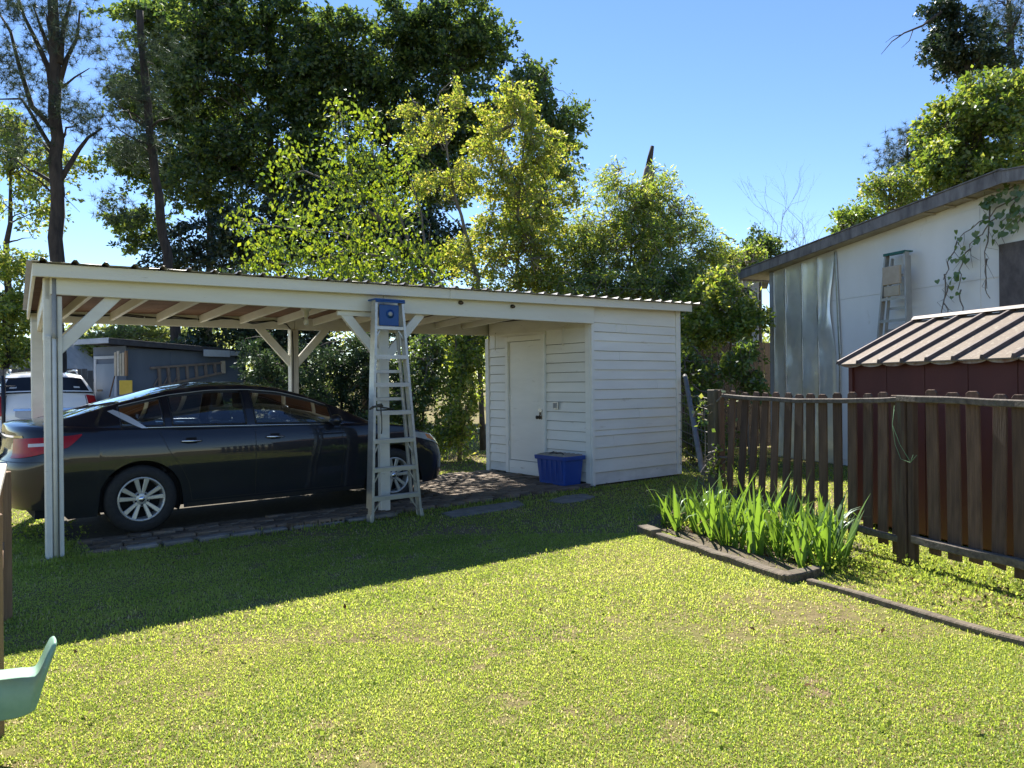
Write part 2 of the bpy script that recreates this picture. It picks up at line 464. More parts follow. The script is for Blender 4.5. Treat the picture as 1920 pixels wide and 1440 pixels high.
# ---------------------------------------------------------------- brick paving
pav = pyd('brick_paving', [ST(0.2, -0.1, 0.008), ST(6.52, -0.1, 0.008), ST(6.52, 2.45, 0.008), ST(0.2, 2.45, 0.008)], [(0, 1, 2, 3)], joint_soil)
tag(pav, kind='structure')
bricks_me = []
for k in range(5):
    mb = MB(); mb.box((-0.1, -0.048, 0), (0.1, 0.048, 0.045))
    for v in mb.bm.verts: v.co += Vector((random.uniform(-.004, .004), random.uniform(-.004, .004), random.uniform(-.003, .003)))
    o = mb.build('brick', brick_mat, None, 0.006)
    bricks_me.append(o.data); bpy.data.objects.remove(o)
spots_b = []
row = 0
tt = -0.05
while tt < 2.42:
    ss = 0.35 + (0.105 if row % 2 else 0)
    while ss < 6.42:
        if tt < 0.55 or ss > 4.2:
            spots_b.append((ss, tt))
        ss += 0.212
    tt += 0.108; row += 1
spots_b.sort(key=lambda q: ST(q[0], q[1]).y)
rest = MB()
for i, (ss, tt) in enumerate(spots_b):
    p = ST(ss, tt, 0.0); dz = random.uniform(-0.012, 0.004) + 0.0
    rz = ANG + random.uniform(-.03, .03)
    if ss < 1.3 and random.random() < 0.45: dz -= 0.02
    if i < 300:
        o = bpy.data.objects.new('brick', random.choice(bricks_me)); link(o, pav)
        o.location = p + Vector((0, 0, dz)); o.rotation_euler = (random.uniform(-.03, .03), random.uniform(-.02, .02), rz)
    else:
        rest.box((-0.1, -0.048, 0), (0.1, 0.048, 0.045 + dz), Matrix.Translation(p) @ Matrix.Rotation(rz, 4, 'Z'))
o = rest.build('brick_infill', brick_mat, pav, 0); tag(o, kind='stuff')
# edging stones along the pad
for i in range(9):
    s0 = 0.55 + i * 0.30
    mb = MB(); w = random.uniform(0.24, 0.29)
    mb.box((0, -0.055, 0), (w, 0.055, random.uniform(0.03, 0.05)))
    o = mb.build('edging_stone', stone_mat, pav, 0.01)
    o.location = ST(s0, -0.18 - 0.004 * i + random.uniform(-.015, .015), 0); o.rotation_euler = (random.uniform(-.05, .05), 0, ANG + random.uniform(-.06, .06))
# upright pierced bricks at the pad edge near the ladder
for i in range(5):
    mb = MB(); s0 = 2.02 + i * 0.15
    for k in range(3): mb.box((k * 0.058, -0.05, 0.0), (k * 0.058 + 0.022, 0.05, 0.052))
    mb.box((0, -0.05, 0.052), (0.138, 0.05, 0.075))
    if i in (0, 1, 2, 3):
        o = mb.build('pierced_brick', brick_mat, pav, 0)
        o.location = ST(s0, -0.20, -0.005); o.rotation_euler = (0, 0, ANG + random.uniform(-.03, .03))
# flat stepping slabs
for nm, lab, pts, h in (('stepping_slab', 'long flat grey paving slab lying in the shaded grass beside the ladder', [(826, 966), (862, 958), (972, 941), (984, 949), (950, 957), (850, 972)], 0.022),
                        ('stepping_slab', 'small broken grey slab in the grass in front of the blue tote', [(1028, 940), (1058, 931), (1096, 928), (1116, 934), (1092, 941), (1052, 946)], 0.018)):
    vs = [G(x, y) for x, y in pts]
    n = len(vs)
    vv = [v + Vector((0, 0, h + random.uniform(-.004, .004))) for v in vs] + [Vector((v.x, v.y, -0.02)) for v in vs]
    ff = [tuple(range(n))] + [(i, n + i, n + (i + 1) % n, (i + 1) % n) for i in range(n)]
    o = pyd(nm, vv, ff, stone_mat); tag(o, lab, 'slab')
    bm = bmesh.new(); bm.from_mesh(o.data); bmesh.ops.recalc_face_normals(bm, faces=list(bm.faces)); bmesh.ops.bevel(bm, geom=list(bm.edges), offset=0.006, segments=1, affect='EDGES'); bm.to_mesh(o.data); bm.free()

# ---------------------------------------------------------------- carport (local x = s, y = t)
cp = thing('carport', 'long white timber carport with ribbed metal roof joined to a storage shed', 'carport', A, ANG)


def zf(s): return 2.50 + 0.0185 * s          # top of front fascia
def zr(s, t_): return zf(s) - 0.048 * (t_ + 0.15)
def zbm(s): return 2.255 + 0.004 * s


def board(name, pts8, mat, parent, bev=0.004):
    return MB().hexa(pts8).build(name, mat, parent, bev)


def longbox(name, s0, s1, t0, t1, zlo, zhi, mat, parent, bev=0.004):
    """box along s whose bottom/top heights are functions of s"""
    pts = [(s0, t0, zlo(s0)), (s1, t0, zlo(s1)), (s1, t1, zlo(s1)), (s0, t1, zlo(s0)),
           (s0, t0, zhi(s0)), (s1, t0, zhi(s1)), (s1, t1, zhi(s1)), (s0, t1, zhi(s0))]
    return board(name, pts, mat, parent, bev)


for a_, b_ in ((-0.14, 4.02), (4.024, 8.54)):
    longbox('fascia_board', a_, b_, -0.178, -0.152, lambda s: zf(s) - 0.112, zf, cream_paint, cp)
for a_, b_ in ((0.0, 3.19), (3.194, 6.50)):
    longbox('front_beam', a_, b_, -0.075, -0.035, lambda s: zbm(s), lambda s: zf(s) - 0.035, cream_paint, cp)
longbox('front_beam_inner', 0.05, 6.40, 0.012, 0.052, lambda s: zbm(s) + 0.012, lambda s: zf(s) - 0.075, white_paint, cp)
longbox('drip_strip', -0.1, 8.5, -0.150, -0.080, lambda s: zf(s) - 0.085, lambda s: zf(s) - 0.07, white_paint, cp)
for a_, b_ in ((0.115, 3.2), (3.204, 6.6)):
    longbox('back_beam', a_, b_, 2.45, 2.49, lambda s: 2.205 + 0.008 * s, lambda s: 2.36 + 0.012 * s, white_paint, cp)
# left end boards
SK = 0.085
pts = lambda t0, t1, s0, s1, d0, d1: [(s + SK * (t_ + .15), t_, zr(-.1, t_) - d) for d in (d1, d0) for s, t_ in ((s0, t0), (s1, t0), (s1, t1), (s0, t1))]
board('end_fascia', pts(-0.150, 2.7, -0.14, -0.115, 0.002, 0.112), white_paint, cp)
board('end_beam', pts(-0.03, 2.44, -0.05, -0.012, 0.07, 0.28), white_paint, cp)
# rafters
for i in range(13):
    s0 = 0.42 + i * 0.51
    if s0 > 6.4: break
    z0 = lambda t_: zr(s0, t_) - 0.045
    pr = [(s0 - .02, 0.056, z0(0.056) - .095), (s0 + .02, 0.056, z0(0.056) - .095), (s0 + .02, 2.446, z0(2.446) - .095), (s0 - .02, 2.446, z0(2.446) - .095),
          (s0 - .02, 0.056, z0(0.056)), (s0 + .02, 0.056, z0(0.056)), (s0 + .02, 2.446, z0(2.446)), (s0 - .02, 2.446, z0(2.446))]
    board('rafter', pr, white_paint, cp)
# sheathing boards under the metal
for i in range(8):
    t0 = -0.14 + i * 0.352
    t1 = t0 + 0.344
    pr = [(-0.11 + SK * (t0 + .15), t0, zr(-.11, t0) - .042), (8.5, t0, zr(8.5, t0) - .042), (8.5, t1, zr(8.5, t1) - .042), (-.11 + SK * (t1 + .15), t1, zr(-.11, t1) - .042),
          (-0.11 + SK * (t0 + .15), t0, zr(-.11, t0) - .026), (8.5, t0, zr(8.5, t0) - .026), (8.5, t1, zr(8.5, t1) - .026), (-.11 + SK * (t1 + .15), t1, zr(-.11, t1) - .026)]
    board('sheathing_board', pr, sheathing, cp, 0)
# ribbed roof panels
x = -0.18
while x < 8.78:
    x1 = min(x + 0.92, 8.83)
    prof = []
    q = x
    while q < x1 - 0.01:
        for dx, h in ((0.0, 0.0), (0.085, 0.0), (0.105, 0.026), (0.128, 0.026), (0.148, 0.0)):
            if q + dx <= x1 + 1e-6: prof.append((q + dx, h))
        q += 0.23
    prof.append((x1, 0.0))
    vs, fs = [], []
    nst = 5
    for th in (0, 0.0025):
        for k in range(nst):
            t_ = -0.235 + 2.99 * k / (nst - 1)
            for (sx, h) in prof:
                vs.append((sx + SK * (t_ + .15) * max(0, (.74 - sx) / .92), t_ + (random.uniform(-.012, .004) if k == 0 else 0), zr(sx, t_) + 0.004 + h + th))
    n = len(prof)
    for th in range(2):
        o_ = th * n * nst
        for k in range(nst - 1):
            for j in range(n - 1):
                a_ = o_ + k * n + j
                fs.append((a_, a_ + 1, a_ + n + 1, a_ + n))
    for j in range(n - 1):
        fs.append((j, j + 1, n * nst + j + 1, n * nst + j))
    pyd('roof_panel', vs, fs, roof_metal, cp)
    x += 0.92


# posts
def post(name, s, t_, w, d, top, mat=white_paint, z0=-0.1):
    return MB().box((s - w / 2, t_ - d / 2, z0), (s + w / 2, t_ + d / 2, top)).build(name, mat, cp, 0.006)


post('post', 0.0, 0.0, 0.095, 0.06, 2.40)
MB().box((-0.0475, -0.068, -0.1), (0.0, -0.034, 1.9)).build('post_cladding', white_paint, cp, 0.004)
MB().box((0.052, -0.045, -0.1), (0.088, 0.04, 2.245)).build('post_cladding', white_paint, cp, 0.004)
MB().tube([(0.024, -0.062, -0.05), (0.024, -0.062, 1.88)], 0.017, 10).build('conduit', white_paint, cp)
MB().tube([(0.026, -0.066, 1.88), (0.026, -0.066, 1.93), (0.026, -0.066, 2.39)], [0.021, 0.019, 0.019], 10).build('conduit', grey_pipe, cp)
post('post', 3.22, 0.0, 0.12, 0.07, 2.27)
post('post', 0.17, 2.46, 0.11, 0.09, 2.21)
post('post', 3.19, 2.46, 0.10, 0.085, 2.23, surf('worn_post', (0.36, 0.32, 0.25), (0.62, 0.58, 0.48), 0.75, 4, (3, 3, 0.5), 0.4, 12))
MB().box((3.12, 2.40, -0.1), (3.138, 2.50, 2.23)).build('post_cladding', white_paint, cp, 0.003)


def brace(s0, z0, s1, z1, t_, parent=cp):
    return MB().bar((s0, t_, z0), (s1, t_, z1), 0.045, 0.10, (1, 0, 0)).build('brace', white_paint, parent, 0.004)


brace(0.05, 1.78, 0.52, 2.29, 0.0)
brace(3.22, 1.72, 2.72, 2.27, 0.0)
brace(3.22, 1.72, 3.72, 2.28, 0.0)
brace(3.19, 1.72, 2.70, 2.25, 2.47)
brace(3.19, 1.72, 3.68, 2.26, 2.47)
brace(0.2, 1.72, 0.62, 2.24, 2.47)
MB().box((2.66, -0.028, 2.212), (3.155, 0.008, 2.262)).build('beam_cap', white_paint, cp, 0.003)
# wires on the back beam, running to the mid post
wire = [(0.1 + i * 0.14, 2.44, 2.305 + 0.01 * (0.1 + i * .14) + 0.012 * math.sin(i * 1.3) - (0.012 if i % 4 == 2 else 0)) for i in range(21)]
wire += [(3.08, 2.435, 2.30), (3.15, 2.41, 2.2), (3.16, 2.408, 1.9), (3.15, 2.408, 1.4), (3.165, 2.408, 1.15)]
MB().tube(wire, 0.008, 6).build('cable', black_wire, cp)
wire2 = [(p[0], p[1] - 0.004, p[2] + 0.02 * math.sin(i * 0.9 + 1)) for i, p in enumerate(wire[:21])]
MB().tube(wire2, 0.006, 6).build('cable', black_wire, cp)
for i in range(4):
    MB().box((0.66 + i * 0.62, 2.432, 2.29), (0.675 + i * .62, 2.45, 2.345)).build('cable_clip', white_plastic, cp, 0)
MB().box((3.12, 2.385, 1.0), (3.2, 2.418, 1.12)).build('socket_box', bronze_metal, cp, 0.005)
# lamp holder under a rafter
lh = MB(); lh.lathe([(0.0, 0.0), (0.06, 0.0), (0.055, -0.03), (0.03, -0.04), (0.028, -0.10), (0.02, -0.11)], 16, M=Matrix.Translation((2.55, 0.55, 2.335)))
lh.build('lamp_holder', white_plastic, cp)
MB().lathe([(0.0, 0.0), (0.02, 0.0), (0.032, -0.05), (0.02, -0.085), (0, -0.09)], 14, M=Matrix.Translation((2.55, 0.55, 2.225))).build('bulb', white_plastic, cp)
for s0 in (4.22, 5.02):
    MB().tube([(s0, -0.076, 2.44), (s0 + .01, -0.10, 2.435), (s0 + .012, -0.125, 2.428)], [0.022, 0.026, 0.018], 10).build('beam_bulb_socket', bronze_metal, cp)

# ---------------------------------------------------------------- storage shed at the right end of the carport
sh = thing('storage_shed', 'white lap sided storage shed with a plain door under the carport roof', 'shed', ST(6.52, 0), ANG)
SW, SD = 1.94, 2.49
top = 2.52
# inner wall box, coloured dark for shadow and dirt in the siding gaps
MB().box((0.03, 0.03, 0.03), (SW - 0.03, SD - 0.03, top)).build('wall', surf('shadow_gap_wall', (.10, .09, .075), (.16, .15, .125), .9), sh, 0)


def lap(name, p0, p1, nrm, z0, z1, mat, parent, th=0.026):
    p0, p1, nrm = Vector(p0), Vector(p1), Vector(nrm)
    up = Vector((0, 0, 1))
    e = [p0 + up * z0, p1 + up * z0, p1 + up * z0 + nrm * th, p0 + up * z0 + nrm * th,
         p0 + up * (z1 - .007), p1 + up * (z1 - .007), p1 + up * (z1 - .007) + nrm * 0.007, p0 + up * (z1 - .007) + nrm * 0.007]
    return MB().hexa(e).build(name, mat, parent, 0.002)


zs_front = [0, .186, .37, .536, .702, .785, .933, 1.07, 1.218, 1.36, 1.504, 1.645, 1.779, 1.909, 2.055, 2.18, 2.31, 2.575]
for i, (z0, z1) in enumerate(zip(zs_front, zs_front[1:])):
    j = random.uniform(-.005, .005)
    cuts = [0.045, SW - 0.105] if i % 3 else [0.045, random.uniform(.4, 1.4), SW - 0.105]
    for c0_, c1_ in zip(cuts, cuts[1:]):
        lap('siding_board', (c0_ + (.0015 if c0_ > .1 else 0), 0.022, 0), (c1_ - (.0015 if c1_ < SW - .2 else 0), 0.022, 0), (0, -1, 0), z0 + (0.02 if i == 0 else 0) + random.uniform(-.003, .003), z1 + 0.004, siding_base if i == 0 else siding_paint, sh, 0.026 + j * .5)
MB().box((SW - 0.10, -0.012, 0.02), (SW, 0.03, 2.57)).build('corner_trim', siding_paint, sh, 0.003)
MB().box((-0.012, -0.014, 0.0), (0.040, 0.028, 2.57)).build('corner_trim', siding_paint, sh, 0.003)
MB().box((-0.018, 0.03, 0.0), (0.03, 0.12, 2.46)).build('corner_trim', siding_paint, sh, 0.003)
MB().box((-0.016, SD - 0.09, 0.0), (0.03, SD, 2.20)).build('corner_trim', siding_paint, sh, 0.003)
# side wall boards, either side of the door
zz = 0.05; zs = []
while zz < 2.16: zs.append(zz); zz += 0.142 + random.uniform(-.006, .006)
zs.append(2.275)
for z0, z1 in zip(zs, zs[1:]):
    hi = min(z1, 2.34)
    lap('siding_board', (0.022, 0.125, 0), (0.022, 0.98, 0), (-1, 0, 0), z0, hi, siding_base if z0 < .1 else siding_paint, sh)
    lap('siding_board', (0.022, 1.945, 0), (0.022, SD - 0.095, 0), (-1, 0, 0), z0, hi, siding_base if z0 < .1 else siding_paint, sh)
    if z0 > 2.19 or hi < 0.26:
        lap('siding_board', (0.022, 0.985, 0), (0.022, 1.94, 0), (-1, 0, 0), z0, hi, siding_paint, sh)
MB().box((0.0, 0.985, 2.13), (0.026, 1.94, 2.42)).build('siding_board', siding_paint, sh, 0.002)
MB().box((-0.006, 0.12, 2.245), (0.026, SD - .1, 2.45)).build('top_trim', white_paint, sh, 0.003)
# door with jambs
door = MB().box((0.002, 1.07, 0.25), (0.026, 1.865, 2.115)).build('door', siding_paint, sh, 0.004)
MB().box((-0.034, 0.985, 0.04), (0.02, 1.062, 2.205)).build('door_frame', siding_paint, sh, 0.003)
MB().box((-0.034, 1.873, 0.04), (0.02, 1.94, 2.205)).build('door_frame', siding_paint, sh, 0.003)
MB().box((-0.032, 1.064, 2.122), (0.02, 1.871, 2.203)).build('door_frame', siding_paint, sh, 0.003)
MB().box((-0.018, 1.064, 0.04), (0.02, 1.871, 0.242)).build('door_sill_board', siding_paint, sh, 0.003)
kn = MB(); Mk = Matrix.Translation((0.002, 1.135, 0.94)) @ Matrix.Rotation(-math.pi / 2, 4, 'Y')
kn.lathe([(0.0, 0.0), (0.032, 0.0), (0.032, 0.006), (0.012, 0.012), (0.012, 0.032), (0.028, 0.045), (0.028, 0.062), (0.0, 0.07)], 16, M=Mk)
kn.build('door_knob', bronze_metal, door)
MB().box((-0.008, 1.075, 1.03), (0.001, 1.15, 1.075)).box((-0.046, 1.03, 1.02), (-0.035, 1.085, 1.06)).build('hasp', steel, door, 0.002)
MB().box((-0.06, 1.04, 0.975), (-0.047, 1.078, 1.018)).build('padlock', bronze_metal, door, 0.004)
MB().box((-0.040, 1.035, 0.91), (-0.034, 1.055, 0.97)).build('latch_plate', bronze_metal, door, 0)
for z0 in (0.45, 1.2, 1.9):
    MB().box((-0.012, 1.852, z0), (0.001, 1.872, z0 + 0.09)).build('hinge', siding_paint, door, 0)
ob = MB().box((-0.028, 0.69, 1.07), (-0.005, 0.80, 1.18)).build('outlet_plate', steel, sh, 0.004)
for k in range(2):
    MB().box((-0.034, 0.705 + k * 0.047, 1.085), (-0.027, 0.742 + k * 0.047, 1.165)).build('outlet_cover', grey_pipe, sh, 0.002)
for t_ in (0.55, 2.18):
    MB().tube([(-0.02, t_, 2.28), (-0.04, t_, 2.27), (-0.042, t_, 2.0)], 0.008, 6).build('hook', white_paint, sh)
MB().box((0.5, -0.006, 2.2), (0.62, 0.006, 2.30)).build('patch_plate', siding_paint, sh, 0.004)

# ---------------------------------------------------------------- blue tote
tb = thing('storage_tote', 'blue plastic storage tote with a grey lid by the shed door', 'storage box', ST(6.24, 0.38, 0.035), ANG + R(2))
def rbox(mb, x, y, z0, x1, y1, z1, r=0.03, n=4):
    rings = []
    for (hx, hy, z) in ((x, y, z0), (x1, y1, z1)):
        ring = []
        for cxs, cys, a0 in ((1, 1, 0), (-1, 1, 90), (-1, -1, 180), (1, -1, 270)):
            for k in range(n + 1):
                a_ = R(a0 + 90 * k / n)
                ring.append(mb.bm.verts.new((cxs * (hx - r) + r * math.cos(a_), cys * (hy - r) + r * math.sin(a_), z)))
        rings.append(ring)
    a_, b_ = rings; q = len(a_)
    for k in range(q): mb.bm.faces.new((a_[k], a_[(k + 1) % q], b_[(k + 1) % q], b_[k]))
    mb.bm.faces.new(a_[::-1]); mb.bm.faces.new(b_)
    return mb
rbox(MB(), 0.17, 0.255, 0, 0.195, 0.29, 0.37, 0.03).build('bin', tote_blue, tb, 0)
rbox(MB(), 0.215, 0.31, 0.345, 0.22, 0.315, 0.40, 0.03).build('rim', tote_blue, tb, 0.004)
for k in range(5):
    MB().box((-0.206, -0.235 + k * 0.1, 0.05), (-0.19, -0.225 + k * 0.1, 0.345)).build('rib', tote_blue, tb, 0.003)
rbox(MB(), 0.19, 0.285, 0.398, 0.185, 0.28, 0.415, 0.025).build('lid', lid_grey, tb, 0.004)
for k in range(6):
    MB().box((-0.16, -0.24 + k * 0.09, 0.413), (0.16, -0.20 + k * 0.09, 0.424)).build('lid_rib', lid_grey, tb, 0.004)
MB().tube([(-0.12, -0.2, 0.425), (0.0, -0.05, 0.43), (-0.1, 0.1, 0.428), (0.1, 0.22, 0.428)], 0.008, 6).build('strap', black_wire, tb)


# ---------------------------------------------------------------- step ladders
def stepladder(name, label, loc, rz, H, wb, wt, lean, nt, mat, topmat, lower_braces=True, shelf=True, z_first=None, z_step=.303):
    L = thing(name, label, 'ladder', loc, rz)
    def pt(side, f, dy=0.0):   # point on front rail; f 0..1
        hw = (wb + (wt - wb) * f) / 2
        return Vector((side * hw, f * lean + dy, f * H))
    for sd in (-1, 1):
        a_, b_ = pt(sd, 0), pt(sd, 1)
        mb = MB()
        mb.bar(a_, b_, 0.006, 0.085, (0, 1, 0)); 
        off = Vector((-sd * 0.014, -0.0395, 0)); mb.bar(a_ + off, b_ + off, 0.024, 0.006, (0, 1, 0))
        off2 = Vector((-sd * 0.014, 0.0395, 0)); mb.bar(a_ + off2, b_ + off2, 0.024, 0.006, (0, 1, 0))
        mb.build('front_rail', mat, L, 0)
        mb = MB().bar(pt(sd, -0.012, 0), pt(sd, 0.03, 0), 0.034, 0.095, (0, 1, 0)).build('foot', mat, L, 0.003)
        # rear rail, folded behind
        ra = Vector((sd * (wb * 0.44), 0.11, 0.12)); rb = Vector((sd * (wt * 0.40), lean + 0.085, H * 0.985))
        MB().bar(ra, rb, 0.022, 0.045, (0, 1, 0)).build('rear_rail', mat, L, 0.002)
    for i in range(nt):
        f = (i + 1) / (nt + 1) if z_first is None else (z_first + z_step * i) / H
        l, r_ = pt(-1, f), pt(1, f)
        z = l.z
        mb = MB()
        mb.box((l.x + 0.004, l.y - 0.046, z - 0.004), (r_.x - 0.004, l.y + 0.05, z + 0.002))
        mb.box((l.x + 0.004, l.y - 0.050, z - 0.040), (r_.x - 0.004, l.y - 0.046, z + 0.002))
        mb.box((l.x + 0.004, l.y + 0.046, z - 0.026), (r_.x - 0.004, l.y + 0.050, z - 0.0045))
        for k in range(4):
            mb.box((l.x + 0.006, l.y - 0.036 + k * 0.02, z + 0.002), (r_.x - 0.006, l.y - 0.030 + k * 0.02, z + 0.005))
        mb.build('tread', mat, L, 0)
        if i < 3 and lower_braces:
            for sd in (-1, 1):
                e = pt(sd, f - 0.085); q = Vector((sd * (wb / 2 - 0.14), l.y, z - 0.03))
                MB().bar(Vector((e.x - sd * 0.012, e.y, e.z)), q, 0.012, 0.016, (0, 1, 0)).build('tread_brace', mat, L, 0)
        fz = f + 0.055
        if 0.5 < fz < 0.8:
            zz_ = fz * H
            hw = (wb * 0.44 + (wt * 0.40 - wb * 0.44) * fz)
            MB().box((-hw, fz * lean + 0.085, zz_ - 0.018), (hw, fz * lean + 0.10, zz_ + 0.018)).build('rear_bar', mat, L, 0.002)
    cap = MB(); cap.box((-wt / 2 - 0.012, lean - 0.06, H), (wt / 2 + 0.012, lean + 0.115, H + 0.02))
    cap.box((-wt / 2 - 0.012, lean - 0.062, H - 0.02), (wt / 2 + 0.012, lean - 0.054, H + 0.0))
    cap.build('top_cap', topmat, L, 0.004)
    if shelf:
        s1 = MB().box((-wt / 2 + 0.05, lean - 0.03, H - 0.27), (wt / 2 - 0.05, lean - 0.012, H - 0.04)).build('paint_shelf', topmat, L, 0.006)
        MB().lathe([(0, 0), (0.048, 0), (0.045, 0.004), (0, 0.004)], 20, axis='y', M=Matrix.Translation((0.01, lean - 0.036, H - 0.14))).build('shelf_ring', topmat, s1)
        MB().lathe([(0, 0), (0.026, 0), (0.022, -0.004), (0, -0.005)], 20, axis='y', M=Matrix.Translation((0.01, lean - 0.038, H - 0.14))).build('shelf_hole', surf('shelf_hole', (0.3, 0.3, 0.27), (0.4, 0.4, 0.36), 0.6), s1)
        MB().box((-wt / 2 + 0.004, lean - 0.052, H - 0.315), (wt / 2 - 0.004, lean + 0.03, H - 0.278)).build('tread', mat, L, 0.002)
        for sd in (-1, 1):
            MB().bar(Vector((sd * (wt / 2 + 0.012), lean - 0.03, H - 0.43)), Vector((sd * (wt / 2 - 0.06), lean - 0.02, H - 0.32)), 0.012, 0.014, (0, 1, 0)).build('tread_brace', mat, L, 0)
            MB().bar(Vector((sd * (wt / 2 - 0.03), lean + 0.04, H - 0.62)), Vector((sd * (wt / 2 - 0.02), lean + 0.03, H - 0.34)), 0.008, 0.012, (0, 1, 0)).build('spreader', mat, L, 0)
    return L


lad = stepladder('stepladder', 'tall aluminium stepladder with blue top leaning on the carport post', ST(3.15, -0.375, 0.01), ANG, 2.36, 0.62, 0.345, 0.125, 6, aluminium, blue_plastic, z_first=.25)
# cord tying the ladder to the post
f_ = 1.20
c = MB()
c.tube([(2.86, -0.37, f_ + .0), (2.90, -0.352, f_ + .02), (2.97, -0.353, f_ + 0.03), (3.02, -0.35, f_ + .034), (3.0, -0.36, f_ + 0.045), (2.96, -0.355, f_ + .038)], 0.013, 7)
c.tube([(2.99, -0.36, f_ + .02), (2.992, -0.372, f_ - 0.1), (2.995, -0.37, f_ - 0.22), (2.99, -0.367, f_ - 0.27)], 0.007, 6)
c.tube([(2.88, -0.35, f_ + .01), (2.98, -0.10, f_ - 0.02), (3.14, -0.08, f_ - 0.03), (3.30, -0.08, f_ - 0.02), (3.1, -0.16, f_ + .01), (2.97, -0.31, f_ + 0.03)], 0.009, 6)
o = c.build('tie_cord', surf('cord', (0.05, 0.045, 0.035), (0.10, 0.09, 0.07), 0.9)); o.location = A; o.rotation_euler = (0, 0, ANG)
tag(o, 'dark knotted cord tying the blue topped ladder to the post', 'cord')


# ---------------------------------------------------------------- vehicles
def ip(tab):
    xs = [a_ for a_, b_ in tab]; ys = [b_ for a_, b_ in tab]
    return lambda x: np.interp(x, xs, ys)


def smooth_ip(tab, n=400, k=9):
    xs = np.array([a_ for a_, b_ in tab]); ys = np.array([b_ for a_, b_ in tab])
    X = np.linspace(xs[0], xs[-1], n); Y = np.interp(X, xs, ys)
    ker = np.hanning(2 * k + 3)[1:-1]; ker /= ker.sum()
    Yp = np.pad(Y, k, mode='reflect', reflect_type='odd')
    Y = np.convolve(Yp, ker, 'valid')
    return lambda x: np.interp(x, X, Y)


def grid_faces(n, m, base=0):
    return [(base + i * m + j, base + i * m + j + 1, base + (i + 1) * m + j + 1, base + (i + 1) * m + j) for i in range(n - 1) for j in range(m - 1)]


